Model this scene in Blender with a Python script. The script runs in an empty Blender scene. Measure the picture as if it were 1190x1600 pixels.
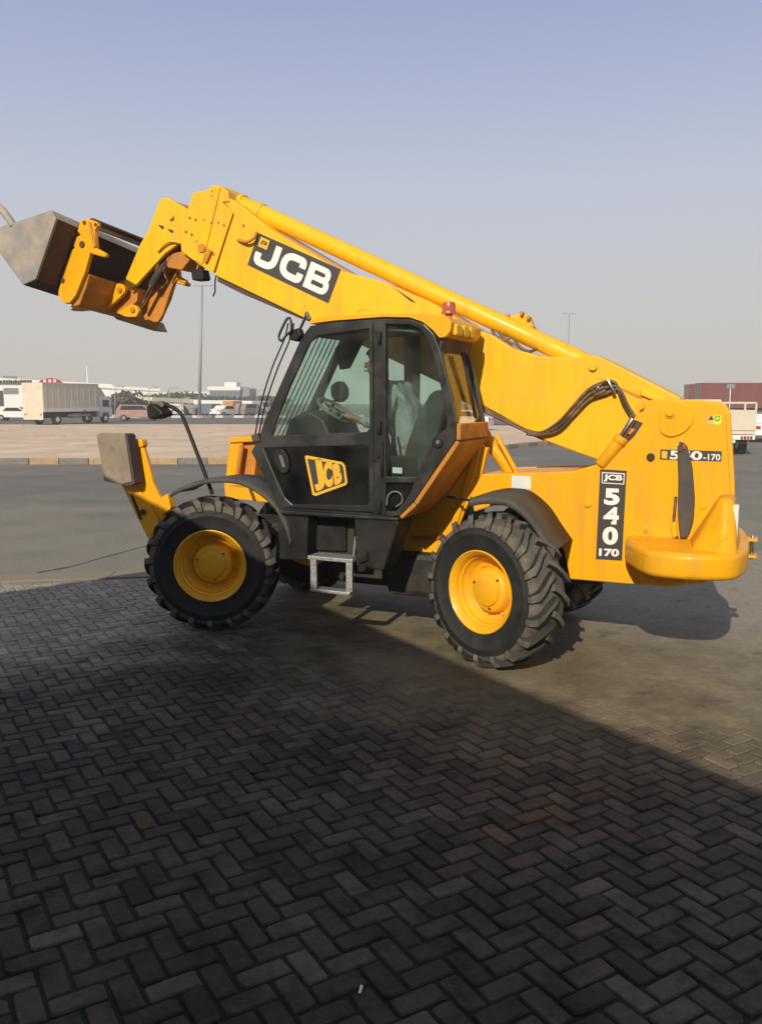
import bpy, bmesh, math, random
from mathutils import Vector, Matrix, noise
random.seed(7)
R = math.radians
S = bpy.context.scene
C = S.collection

# ------------------------------------------------------------------ camera, sky, sun, exposure
FPX, HOR, CH = 1340.0, 624.0, 2.2           # focal length in photo pixels, horizon row, eye height
PITCH = math.atan((800 - HOR) / FPX)
cd = bpy.data.cameras.new('camera'); cam = bpy.data.objects.new('camera', cd); C.objects.link(cam)
cd.sensor_fit = 'VERTICAL'; cd.sensor_height = 36; cd.lens = 36 * FPX / 1600
cam.location = (0, 0, CH); cam.rotation_euler = (math.pi / 2 - PITCH, 0, 0)
cd.clip_start = 0.05; cd.clip_end = 6000
S.camera = cam
SUN_DIR = Vector((.33, .95, -.55)).normalized()      # the way the light travels
W = bpy.data.worlds.new('World'); S.world = W; W.use_nodes = True
nt = W.node_tree; nt.nodes.clear()
def wn(t): return nt.nodes.new(t)
out = wn('ShaderNodeOutputWorld'); bg = wn('ShaderNodeBackground'); bg.inputs[1].default_value = 0.125
sky = wn('ShaderNodeTexSky'); sky.sky_type = 'NISHITA'; sky.sun_disc = False
sky.sun_elevation = math.asin(-SUN_DIR.z); sky.sun_rotation = math.atan2(-SUN_DIR.x, -SUN_DIR.y)
sky.dust_density = 3.0; sky.air_density = 1.0; sky.ozone_density = 1.5
# desert haze: the clear sky blended towards a mauve grey low down
tc = wn('ShaderNodeTexCoord'); sp = wn('ShaderNodeSeparateXYZ'); nt.links.new(tc.outputs['Generated'], sp.inputs[0])
rp = wn('ShaderNodeValToRGB'); nt.links.new(sp.outputs[2], rp.inputs[0])
el = rp.color_ramp.elements
el[0].position = 0.0; el[0].color = (5.3, 4.95, 4.45, 1)
el[1].position = 1.0; el[1].color = (2.0, 2.25, 2.9, 1)
for ps, cl in ((.03, (5.2, 4.9, 4.45, 1)), (.09, (4.85, 4.75, 4.65, 1)), (.225, (4.35, 4.65, 5.5, 1)), (.41, (2.6, 3.15, 5.1, 1)), (.62, (2.2, 2.6, 3.8, 1))):
    e = el.new(ps); e.color = cl
mx = wn('ShaderNodeMix'); mx.data_type = 'RGBA'; mx.inputs[0].default_value = .9
nt.links.new(sky.outputs[0], mx.inputs[6]); nt.links.new(rp.outputs[0], mx.inputs[7])
nt.links.new(mx.outputs[2], bg.inputs[0]); nt.links.new(bg.outputs[0], out.inputs[0])
sd = bpy.data.lights.new('sun', 'SUN'); sd.energy = 4.6; sd.angle = R(.6); sd.color = (1, .90, .74)
sun = bpy.data.objects.new('sun', sd); C.objects.link(sun)
sun.rotation_euler = SUN_DIR.to_track_quat('-Z', 'Y').to_euler(); sun.location = (-6, -18, 12)
S.view_settings.view_transform = 'Standard'; S.view_settings.look = 'None'
S.view_settings.gamma = 1; S.view_settings.exposure = 0; S.view_settings.use_curve_mapping = False

HAZE = .0014
# ------------------------------------------------------------------ helpers
def mat(name, col, rough=.6, metal=0., var=.15, vscale=3., dirt=None, damt=.5, dscale=1.5, bump=0., bscale=60., coat=0., spec=.5, fine=0.):
    m = bpy.data.materials.new(name); m.use_nodes = True
    t = m.node_tree; n = t.nodes; b = n['Principled BSDF']
    b.inputs['Roughness'].default_value = rough; b.inputs['Metallic'].default_value = metal
    b.inputs['Coat Weight'].default_value = coat; b.inputs['Coat Roughness'].default_value = .12
    b.inputs['Specular IOR Level'].default_value = spec
    co = n.new('ShaderNodeTexCoord')
    nz = n.new('ShaderNodeTexNoise'); nz.inputs['Scale'].default_value = vscale; nz.inputs['Detail'].default_value = 6; nz.inputs['Roughness'].default_value = .6
    t.links.new(co.outputs['Object'], nz.inputs['Vector'])
    mr = n.new('ShaderNodeMapRange'); mr.inputs[1].default_value = .3; mr.inputs[2].default_value = .7
    mr.inputs[3].default_value = 1 - var; mr.inputs[4].default_value = 1 + var
    t.links.new(nz.outputs[0], mr.inputs[0])
    mul = n.new('ShaderNodeVectorMath'); mul.operation = 'SCALE'; mul.inputs[0].default_value = col[:3]
    t.links.new(mr.outputs[0], mul.inputs['Scale'])
    src = mul.outputs[0]
    if dirt:
        n2 = n.new('ShaderNodeTexNoise'); n2.inputs['Scale'].default_value = dscale; n2.inputs['Detail'].default_value = 9; n2.inputs['Roughness'].default_value = .68
        t.links.new(co.outputs['Object'], n2.inputs['Vector'])
        m2 = n.new('ShaderNodeMapRange'); m2.inputs[1].default_value = .45; m2.inputs[2].default_value = .68; m2.inputs[4].default_value = damt
        t.links.new(n2.outputs[0], m2.inputs[0])
        mm = n.new('ShaderNodeMix'); mm.data_type = 'RGBA'; t.links.new(m2.outputs[0], mm.inputs[0]); t.links.new(src, mm.inputs[6])
        mm.inputs[7].default_value = (*dirt, 1); src = mm.outputs[2]
        mq = n.new('ShaderNodeMapRange'); mq.inputs[2].default_value = max(damt, .01); mq.inputs[3].default_value = rough; mq.inputs[4].default_value = min(1, rough + .35)
        t.links.new(m2.outputs[0], mq.inputs[0]); t.links.new(mq.outputs[0], b.inputs['Roughness'])
    t.links.new(src, b.inputs['Base Color'])
    if bump:
        n3 = n.new('ShaderNodeTexNoise'); n3.inputs['Scale'].default_value = bscale; n3.inputs['Detail'].default_value = 6
        t.links.new(co.outputs['Object'], n3.inputs['Vector'])
        bp = n.new('ShaderNodeBump'); bp.inputs['Strength'].default_value = bump; bp.inputs['Distance'].default_value = .01
        t.links.new(n3.outputs[0], bp.inputs['Height']); t.links.new(bp.outputs[0], b.inputs['Normal'])
    return m
def glassmat(name, tint, refl=1.0, base=0.0):
    m = bpy.data.materials.new(name); m.use_nodes = True; t = m.node_tree; n = t.nodes; n.clear()
    o = n.new('ShaderNodeOutputMaterial'); tr = n.new('ShaderNodeBsdfTransparent'); tr.inputs[0].default_value = (*tint, 1)
    gl = n.new('ShaderNodeBsdfGlossy'); gl.inputs['Roughness'].default_value = .02; gl.inputs[0].default_value = (.9, .95, .95, 1)
    lw = n.new('ShaderNodeLayerWeight'); lw.inputs[0].default_value = .5
    fr = n.new('ShaderNodeMath'); fr.operation = 'POWER'; fr.inputs[1].default_value = 4.0; t.links.new(lw.outputs['Facing'], fr.inputs[0])
    ma = n.new('ShaderNodeMath'); ma.operation = 'MULTIPLY_ADD'; ma.inputs[1].default_value = refl; ma.inputs[2].default_value = base
    t.links.new(fr.outputs[0], ma.inputs[0])
    mxs = n.new('ShaderNodeMixShader'); t.links.new(ma.outputs[0], mxs.inputs[0]); t.links.new(tr.outputs[0], mxs.inputs[1]); t.links.new(gl.outputs[0], mxs.inputs[2])
    df = n.new('ShaderNodeBsdfDiffuse'); df.inputs[0].default_value = (.35, .33, .28, 1)
    nz = n.new('ShaderNodeTexNoise'); nz.inputs['Scale'].default_value = 4; nz.inputs['Detail'].default_value = 8
    co = n.new('ShaderNodeTexCoord'); t.links.new(co.outputs['Object'], nz.inputs['Vector'])
    mr = n.new('ShaderNodeMapRange'); mr.inputs[1].default_value = .35; mr.inputs[2].default_value = .75; mr.inputs[3].default_value = .005; mr.inputs[4].default_value = .06
    t.links.new(nz.outputs[0], mr.inputs[0])
    m3 = n.new('ShaderNodeMixShader'); t.links.new(mr.outputs[0], m3.inputs[0]); t.links.new(mxs.outputs[0], m3.inputs[1]); t.links.new(df.outputs[0], m3.inputs[2])
    t.links.new(m3.outputs[0], o.inputs[0])
    return m
M = {}
M['boom'] = mat('lemon yellow paint', (.83, .46, .006), .4, spec=.35, var=.05, vscale=2.2, dirt=(.5, .3, .06), damt=.25, dscale=2.6, bump=.03, bscale=14, coat=.1)  # slightly more lemon than the body yellow
M['yellow'] = mat('yellow paint', (.83, .385, .002), .4, spec=.3, var=.05, vscale=2.2, dirt=(.46, .23, .03), damt=.28, dscale=2.6, bump=.03, bscale=14, coat=.1)
def weather(m, streak=.16, chips=.4):
    t = m.node_tree; n = t.nodes; b = n['Principled BSDF']; src = b.inputs['Base Color'].links[0].from_socket
    co = n.new('ShaderNodeTexCoord'); mp = n.new('ShaderNodeMapping'); mp.inputs['Scale'].default_value = (11, 11, .9); t.links.new(co.outputs['Object'], mp.inputs['Vector'])
    a = n.new('ShaderNodeTexNoise'); a.inputs['Scale'].default_value = 1; a.inputs['Detail'].default_value = 7; t.links.new(mp.outputs[0], a.inputs['Vector'])
    r1 = n.new('ShaderNodeMapRange'); r1.inputs[1].default_value = .52; r1.inputs[2].default_value = .75; r1.inputs[4].default_value = streak * 2.2; t.links.new(a.outputs[0], r1.inputs[0])
    x = n.new('ShaderNodeMix'); x.data_type = 'RGBA'; t.links.new(r1.outputs[0], x.inputs[0]); t.links.new(src, x.inputs[6]); x.inputs[7].default_value = (.36, .2, .035, 1)
    c = n.new('ShaderNodeTexNoise'); c.inputs['Scale'].default_value = 38; c.inputs['Detail'].default_value = 3; t.links.new(co.outputs['Object'], c.inputs['Vector'])
    d = n.new('ShaderNodeTexNoise'); d.inputs['Scale'].default_value = 3.1; d.inputs['Detail'].default_value = 4; t.links.new(co.outputs['Object'], d.inputs['Vector'])
    s_ = n.new('ShaderNodeMath'); s_.operation = 'MULTIPLY'; t.links.new(c.outputs[0], s_.inputs[0]); t.links.new(d.outputs[0], s_.inputs[1])
    r2 = n.new('ShaderNodeMapRange'); r2.inputs[1].default_value = .43; r2.inputs[2].default_value = .455; r2.inputs[4].default_value = chips; t.links.new(s_.outputs[0], r2.inputs[0])
    y = n.new('ShaderNodeMix'); y.data_type = 'RGBA'; t.links.new(r2.outputs[0], y.inputs[0]); t.links.new(x.outputs[2], y.inputs[6]); y.inputs[7].default_value = (.13, .06, .025, 1)
    t.links.new(y.outputs[2], b.inputs['Base Color'])
weather(M['yellow']); weather(M['boom'])
M['rim'] = mat('rim paint', (.84, .42, .006), .42, var=.05, dirt=(.42, .2, .03), damt=.35, dscale=7, coat=.15)
M['black'] = mat('black cab paint', (.018, .018, .017), .34, var=.2, dirt=(.065, .06, .048), damt=.4, dscale=3.5, coat=.2)
M['satin'] = mat('dusty black plastic', (.011, .0105, .0095), .5, var=.2, spec=.3, dirt=(.045, .038, .028), damt=.45, dscale=4, bump=.15, bscale=50)
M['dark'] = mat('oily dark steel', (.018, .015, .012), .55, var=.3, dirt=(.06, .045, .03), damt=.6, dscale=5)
M['rubber'] = mat('tyre rubber', (.012, .012, .011), .7, var=.25, vscale=8, dirt=(.05, .045, .036), damt=.45, dscale=7, bump=.2, bscale=70)
M['tread'] = mat('dusty tread rubber', (.085, .075, .058), .8, var=.3, vscale=10, dirt=(.19, .165, .125), damt=.8, dscale=6, bump=.25, bscale=70)
M['hose'] = mat('hydraulic hose', (.075, .045, .025), .38, var=.3, dirt=(.30, .18, .08), damt=.75, dscale=9)
M['chrome'] = mat('bright ram rod', (.5, .5, .5), .25, 1., var=.1)
M['zinc'] = mat('aluminium tread plate', (.5, .5, .48), .42, .75, var=.25, vscale=30, dirt=(.2, .18, .15), damt=.5, dscale=14, bump=.5, bscale=45)
M['steel'] = mat('worn bucket steel', (.24, .235, .21), .6, .1, var=.2, dirt=(.50, .38, .27), damt=.95, dscale=1.6, bump=.15, bscale=25)
M['rust_and_shade'] = mat('dark rusty steel and painted shade', (.075, .05, .044), .65, .1, var=.3, dirt=(.09, .055, .04), damt=.6, dscale=2.5)  # dark brown; on the bucket it also paints the shaded faces
M['scuffed'] = mat('scuffed steel pad', (.30, .24, .175), .75, .1, var=.3, dirt=(.13, .085, .06), damt=.75, dscale=6, bump=.2)
M['orange'] = mat('orange paint and painted shade', (.55, .21, .018), .5, var=.12, dirt=(.2, .09, .03), damt=.5, dscale=4)  # also replaces yellow on shaded parts: shade put into the colour
M['decal_grey'] = mat('decal charcoal', (.055, .05, .045), .4, var=.05)
M['decal_white'] = mat('decal white', (.78, .76, .7), .4, var=.03)
M['decal_yellow'] = mat('decal yellow', (.75, .42, .03), .4, var=.04)
M['label'] = mat('paper label', (.62, .64, .6), .5, var=.1)
M['beacon'] = mat('beacon red plastic', (.42, .085, .035), .2, var=.1, coat=.4)
M['seat'] = mat('seat fabric', (.035, .038, .035), .85, var=.2, bump=.2)
M['trim'] = mat('grey cab trim', (.13, .13, .12), .6, var=.15)
M['fender'] = mat('dusty mudguard rubber', (.055, .05, .043), .7, var=.2, vscale=5, dirt=(.12, .105, .08), damt=.7, dscale=4, bump=.15)
M['glass'] = glassmat('tinted green glass', (.86, .95, .91), .6, .03)
M['bronze_glass'] = glassmat('bronze tinted glass', (.95, .80, .72), .6, .03)
M['dark_glass'] = glassmat('dirty dark glass', (.16, .17, .16), .7, .07)
M['mirror'] = mat('mirror glass', (.6, .62, .65), .05, 1., var=.02)
M['skin'] = mat('skin', (.28, .13, .075), .5, var=.06)
M['hair'] = mat('hair', (.012, .01, .009), .6, var=.2)
M['shirt'] = mat('grey blue shirt', (.24, .26, .275), .85, var=.12, vscale=10, bump=.35, bscale=12)
M['red'] = mat('signal red', (.45, .02, .015), .35)

def nob(name, data, parent=None):
    o = bpy.data.objects.new(name, data); C.objects.link(o)
    if parent: o.parent = parent
    return o
def obj(name, bm, m, parent=None, bev=0., smooth=False, seg=2, kind=None, label=None, cat=None, group=None, ang=35):
    me = bpy.data.meshes.new(name)
    bmesh.ops.recalc_face_normals(bm, faces=bm.faces[:])
    bm.to_mesh(me); bm.free()
    for x in (m if isinstance(m, (list, tuple)) else [m]): me.materials.append(M[x] if isinstance(x, str) else x)
    if smooth:
        me.shade_smooth()
        try: me.set_sharp_from_angle(angle=R(ang))
        except Exception: pass
    o = nob(name, me, parent)
    if bev:
        b = o.modifiers.new('edge', 'BEVEL'); b.width = bev; b.segments = seg; b.limit_method = 'ANGLE'; b.angle_limit = R(30); b.harden_normals = False
    if kind: o['kind'] = kind
    if label: o['label'] = label
    if cat: o['category'] = cat
    if group: o['group'] = group
    return o
def empty(name, loc=(0, 0, 0), rz=0., parent=None, label=None, cat=None, group=None):
    o = nob(name, None, parent); o.location = loc; o.rotation_euler = (0, 0, rz); o.empty_display_size = .2
    if label: o['label'] = label
    if cat: o['category'] = cat
    if group: o['group'] = group
    return o
def box(bm, x0, x1, y0, y1, z0, z1, mtx=None, mi=0):
    vs = [bm.verts.new((x, y, z)) for x in (x0, x1) for y in (y0, y1) for z in (z0, z1)]
    if mtx: 
        for v in vs: v.co = mtx @ v.co
    for f in ((0, 1, 3, 2), (4, 6, 7, 5), (0, 4, 5, 1), (2, 3, 7, 6), (0, 2, 6, 4), (1, 5, 7, 3)):
        bm.faces.new([vs[i] for i in f]).material_index = mi
    return vs
def tube(bm, pts, r, n=10, caps=True, r2=None, mi=0):
    pts = [Vector(p) for p in pts]; rings = []
    up = Vector((0, 0, 1))
    for i, p in enumerate(pts):
        a = pts[max(i - 1, 0)]; b = pts[min(i + 1, len(pts) - 1)]
        d = (b - a).normalized()
        u = up if abs(d.dot(up)) < .95 else Vector((1, 0, 0))
        s = d.cross(u).normalized(); t = s.cross(d)
        rr = r if r2 is None else r + (r2 - r) * i / (len(pts) - 1)
        rings.append([bm.verts.new(p + (s * math.cos(2 * math.pi * k / n) + t * math.sin(2 * math.pi * k / n)) * rr) for k in range(n)])
    for a, b in zip(rings, rings[1:]):
        for k in range(n):
            f = bm.faces.new((a[k], a[(k + 1) % n], b[(k + 1) % n], b[k])); f.smooth = True; f.material_index = mi
    if caps:
        for q in (rings[0], rings[-1]):
            f = bm.faces.new(q); f.material_index = mi
def spline(pts, n=6):
    pts = [Vector(p) for p in pts]; o = []
    for i in range(len(pts) - 1):
        p0, p1, p2, p3 = pts[max(i - 1, 0)], pts[i], pts[i + 1], pts[min(i + 2, len(pts) - 1)]
        for k in range(n):
            t = k / n
            o.append(.5 * ((2 * p1) + (p2 - p0) * t + (2 * p0 - 5 * p1 + 4 * p2 - p3) * t * t + (3 * p1 - p0 - 3 * p2 + p3) * t ** 3))
    o.append(pts[-1]); return o
def extr(bm, pts3, off, holes=(), mi=0):
    """polygon (3-D, planar) with holes, given thickness by the vector off"""
    off = Vector(off)
    if not holes:
        a = [bm.verts.new(p) for p in pts3]; b = [bm.verts.new(Vector(p) + off) for p in pts3]; n = len(a)
        fs = [bm.faces.new(a), bm.faces.new(b[::-1])] + [bm.faces.new((a[i], b[i], b[(i + 1) % n], a[(i + 1) % n])) for i in range(n)]
        for f in fs: f.material_index = mi
        return
    loops = [pts3] + list(holes); tops = []; bots = []; ea = []; eb = []
    for lp in loops:
        a = [bm.verts.new(p) for p in lp]; b = [bm.verts.new(Vector(p) + off) for p in lp]; n = len(a)
        ea += [bm.edges.new((a[i], a[(i + 1) % n])) for i in range(n)]
        eb += [bm.edges.new((b[i], b[(i + 1) % n])) for i in range(n)]
        tops.append(a); bots.append(b)
    bmesh.ops.triangle_fill(bm, use_beauty=True, use_dissolve=False, edges=ea)
    bmesh.ops.triangle_fill(bm, use_beauty=True, use_dissolve=False, edges=eb)
    for a, b in zip(tops, bots):
        n = len(a)
        for i in range(n): bm.faces.new((a[i], b[i], b[(i + 1) % n], a[(i + 1) % n]))
    for f in bm.faces: f.material_index = mi
def lathe(bm, prof, n=48, mi=0, smooth=True):
    """profile of (radius, y) turned round the Y axis"""
    rings = []
    for r, y in prof:
        rings.append([bm.verts.new((r * math.cos(2 * math.pi * k / n), y, r * math.sin(2 * math.pi * k / n))) for k in range(n)] if r > 1e-5 else [bm.verts.new((0, y, 0))])
    for a, b in zip(rings, rings[1:]):
        for k in range(n):
            k2 = (k + 1) % n
            q = [a[k % len(a)], a[k2 % len(a)], b[k2 % len(b)], b[k % len(b)]]
            q = list(dict.fromkeys(q))
            if len(q) > 2:
                f = bm.faces.new(q); f.smooth = smooth; f.material_index = mi
def rounded(pts, r, n=4):
    """round the corners of a 2-D polygon; r a number or a list"""
    o = []; N = len(pts)
    for i in range(N):
        p = Vector(pts[i]); a = Vector(pts[i - 1]) - p; b = Vector(pts[(i + 1) % N]) - p
        rr = r[i] if isinstance(r, (list, tuple)) else r
        rr = min(rr, a.length * .45, b.length * .45)
        if rr <= 0: o.append(tuple(p)); continue
        p1 = p + a.normalized() * rr; p2 = p + b.normalized() * rr
        for k in range(n + 1):
            t = k / n; q = p1 * (1 - t) ** 2 + p * 2 * t * (1 - t) + p2 * t * t; o.append(tuple(q))
    return o
def textmesh(s, O, Rv, Uv, m, parent, name='lettering', bold=.03, shear=0., spacing=1., fit=(0, 0, 1, 1)):
    """letters laid flat in the parallelogram O + a*Rv + b*Uv"""
    cu = bpy.data.curves.new('t', 'FONT'); cu.body = s; cu.size = 1; cu.offset = bold; cu.shear = shear; cu.space_character = spacing; cu.resolution_u = 6
    to = bpy.data.objects.new('t', cu); C.objects.link(to)
    dg = bpy.context.evaluated_depsgraph_get(); me = bpy.data.meshes.new_from_object(to.evaluated_get(dg))
    bpy.data.objects.remove(to); bpy.data.curves.remove(cu)
    xs = [v.co.x for v in me.vertices]; ys = [v.co.y for v in me.vertices]
    x0, x1, y0, y1 = min(xs), max(xs), min(ys), max(ys)
    O, Rv, Uv = Vector(O), Vector(Rv), Vector(Uv)
    for v in me.vertices:
        a = fit[0] + (v.co.x - x0) / (x1 - x0) * (fit[2] - fit[0]); b = fit[1] + (v.co.y - y0) / (y1 - y0) * (fit[3] - fit[1])
        v.co = O + Rv * a + Uv * b
    me.materials.clear(); me.materials.append(M[m]); me.name = name
    return nob(name, me, parent)

# ------------------------------------------------------------------ ground
def gp(u, v, z=0.):
    """place on the ground (height z) seen at photo point u, v"""
    c, s = math.cos(PITCH), math.sin(PITCH)
    d = ((u - 595) / FPX, c * 1 + s * -(v - 800) / FPX, -s * 1 + c * -(v - 800) / FPX)
    t = (z - CH) / d[2]
    return Vector((d[0] * t, d[1] * t, z))
def at(u, v, D):
    """point at depth D (metres north of the eye) seen at u, v"""
    c, s = math.cos(PITCH), math.sin(PITCH)
    d = ((u - 595) / FPX, c * 1 + s * -(v - 800) / FPX, -s * 1 + c * -(v - 800) / FPX)
    t = D / d[1]
    return Vector((d[0] * t, D, CH + d[2] * t))
def sheet(name, pts, z, m, kind='structure'):
    bm = bmesh.new(); bm.faces.new([bm.verts.new((p[0], p[1], z)) for p in pts])
    return obj(name, bm, m, kind=kind)
M['sand'] = mat('dusty sand', (.62, .47, .32), .95, var=.22, vscale=.35, dirt=(.52, .385, .27), damt=.6, dscale=.12, bump=.3, bscale=6)
M['farland'] = mat('far dusty ground', (.22, .18, .14), .95, var=.2, vscale=.05)
# asphalt
def asphalt(name, col, dusty):
    m = mat(name, col, .82, var=.14, vscale=.5, dirt=dusty, damt=.75, dscale=.22, bump=.35, bscale=120)
    t = m.node_tree; n = t.nodes; b = n['Principled BSDF']; src = b.inputs['Base Color'].links[0].from_socket
    co = n.new('ShaderNodeTexCoord'); v = n.new('ShaderNodeTexNoise'); v.inputs['Scale'].default_value = 45; v.inputs['Detail'].default_value = 3
    t.links.new(co.outputs['Object'], v.inputs['Vector'])
    mr = n.new('ShaderNodeMapRange'); mr.inputs[1].default_value = .35; mr.inputs[2].default_value = .7; mr.inputs[3].default_value = .75; mr.inputs[4].default_value = 1.3
    t.links.new(v.outputs[0], mr.inputs[0]); mu = n.new('ShaderNodeVectorMath'); mu.operation = 'SCALE'
    t.links.new(src, mu.inputs[0]); t.links.new(mr.outputs[0], mu.inputs['Scale']); t.links.new(mu.outputs[0], b.inputs['Base Color'])
    return m
M['asphalt'] = asphalt('worn asphalt', (.15, .142, .118), (.24, .21, .155))
M['far_asphalt'] = asphalt('far asphalt', (.12, .115, .11), (.15, .14, .12))
M['concrete'] = mat('dusty concrete strip', (.25, .205, .15), .9, var=.15, vscale=3, dirt=(.18, .15, .11), damt=.6, dscale=3, bump=.3, bscale=40)
M['kerb_yellow'] = mat('faded yellow kerb paint', (.38, .26, .13), .8, var=.2, vscale=5, dirt=(.3, .22, .15), damt=.7, dscale=4)
M['kerb_grey'] = mat('dusty black kerb paint', (.17, .155, .14), .8, var=.2, vscale=5, dirt=(.24, .2, .16), damt=.7, dscale=4)
M['kerb_white'] = mat('white kerb paint', (.55, .52, .45), .8, var=.2, vscale=3)
t_ = M['asphalt'].node_tree; n_ = t_.nodes; b_ = n_['Principled BSDF']; src_ = b_.inputs['Base Color'].links[0].from_socket
g_ = n_.new('ShaderNodeNewGeometry'); s_x = n_.new('ShaderNodeSeparateXYZ'); t_.links.new(g_.outputs['Position'], s_x.inputs[0])
q_ = n_.new('ShaderNodeMapRange'); q_.inputs[1].default_value = 22; q_.inputs[2].default_value = 10.5; q_.inputs[4].default_value = .6; t_.links.new(s_x.outputs[1], q_.inputs[0])
w_ = n_.new('ShaderNodeTexNoise'); w_.inputs['Scale'].default_value = .9; w_.inputs['Detail'].default_value = 8; t_.links.new(g_.outputs['Position'], w_.inputs['Vector'])
w2 = n_.new('ShaderNodeMapRange'); w2.inputs[1].default_value = .35; w2.inputs[2].default_value = .65; w2.inputs[3].default_value = .35; t_.links.new(w_.outputs[0], w2.inputs[0])
ml = n_.new('ShaderNodeMath'); ml.operation = 'MULTIPLY'; t_.links.new(q_.outputs[0], ml.inputs[0]); t_.links.new(w2.outputs[0], ml.inputs[1])
mp_ = n_.new('ShaderNodeMapping'); mp_.inputs['Scale'].default_value = (.06, .9, 1); mp_.inputs['Rotation'].default_value = (0, 0, .1); t_.links.new(g_.outputs['Position'], mp_.inputs['Vector'])
tk_ = n_.new('ShaderNodeTexNoise'); tk_.inputs['Scale'].default_value = 1; tk_.inputs['Detail'].default_value = 5; t_.links.new(mp_.outputs[0], tk_.inputs['Vector'])
tr_ = n_.new('ShaderNodeMapRange'); tr_.inputs[1].default_value = .35; tr_.inputs[2].default_value = .65; tr_.inputs[3].default_value = .93; tr_.inputs[4].default_value = 1.06; t_.links.new(tk_.outputs[0], tr_.inputs[0])
sv_ = n_.new('ShaderNodeVectorMath'); sv_.operation = 'SCALE'; t_.links.new(src_, sv_.inputs[0]); t_.links.new(tr_.outputs[0], sv_.inputs['Scale']); src_ = sv_.outputs[0]
mk = n_.new('ShaderNodeMix'); mk.data_type = 'RGBA'; t_.links.new(ml.outputs[0], mk.inputs[0]); t_.links.new(src_, mk.inputs[6]); mk.inputs[7].default_value = (.26, .225, .15, 1); t_.links.new(mk.outputs[2], b_.inputs['Base Color'])
sheet('ground', [(-400, -55), (400, -55), (400, 420), (-400, 420)], -.06, 'farland')
sheet('road', [(-160, -6), (-9, -6), (-9, 9.56), (10, 12.7), (10, -6), (160, -6), (160, 72), (-160, 72)], -.014, 'asphalt')
kl = spline([(-60, 29.6, 0), (-25, 29.4, 0), (-12, 29.4, 0), (-4.2, 29.8, 0), (1.5, 33.2, 0), (6.9, 40.2, 0), (10.3, 45, 0), (14, 51, 0), (17, 58, 0), (17.5, 66, 0), (15, 72, 0)], 8)
med = [(p.x, p.y) for p in kl] + [(-5, 77), (-160, 78), (-160, 29.6)]
bm = bmesh.new(); vs = []
sheet('sand_median', med, -.002, 'sand')
# low scrub and lumps of soil on the median
bm = bmesh.new(); rr = random.Random(3)
for i in range(70):
    x = rr.uniform(-30, 9); y = rr.uniform(31, 74)
    if y < 31 + max(0, x + 4) * 1.2: continue
    sc = rr.uniform(.05, .22); n = 7
    c0 = bm.verts.new((x, y, sc * rr.uniform(.25, .5))); ring = [bm.verts.new((x + math.cos(k / n * 6.283) * sc * rr.uniform(1, 2.6), y + math.sin(k / n * 6.283) * sc * rr.uniform(1, 2), -.005)) for k in range(n)]
    for k in range(n): bm.faces.new((c0, ring[k], ring[(k + 1) % n]))
obj('soil_lumps', bm, mat('dry soil', (.42, .33, .22), .95, var=.3, vscale=2), kind='stuff')
sheet('far_road', [(-160, 78), (60, 77.5), (160, 72), (160, 104), (-160, 104)], -.006, 'far_asphalt')
# kerb of painted blocks round the median
L_ = 0; segs = []; cur = kl[0]
fine = spline(kl, 6); acc = [0]
for a, b in zip(fine, fine[1:]): acc.append(acc[-1] + (b - a).length)
def along(s):
    for i in range(len(acc) - 1):
        if acc[i + 1] >= s:
            t = (s - acc[i]) / max(1e-6, acc[i + 1] - acc[i]); return fine[i].lerp(fine[i + 1], t)
    return fine[-1]
kerb = empty('kerb', (0, 0, 0)); kerb['kind'] = 'structure'
s = 0; i = 0; rk = random.Random(5)
while s < acc[-1] - 1.1:
    a, b = along(s + .012), along(s + 1.0)
    d = (b - a).normalized(); nn = Vector((-d.y, d.x, 0))
    bm = bmesh.new(); zt = .20 + rk.uniform(-.012, .012)
    extr(bm, [a + Vector((0, 0, -.05)), a + Vector((0, 0, zt - .03)), a + nn * .03 + Vector((0, 0, zt)), a + nn * .16 + Vector((0, 0, zt)), a + nn * .16 + Vector((0, 0, -.05))], b - a)
    if -24 < a.x < 16: obj('kerb_block', bm, 'kerb_yellow' if (i // 1) % 2 else 'kerb_grey', kerb)
    else: bm.free()
    s += 1.02; i += 1
kerb2 = empty('kerb', (0, 0, 0)); kerb2['kind'] = 'structure'
for i in range(34):
    bm = bmesh.new(); x = -34 + i * 1.25
    box(bm, x + .02, x + 1.23, 104, 104.3, -.05, .28); obj('kerb_block', bm, 'kerb_white' if i % 2 else 'kerb_grey', kerb2)

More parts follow.
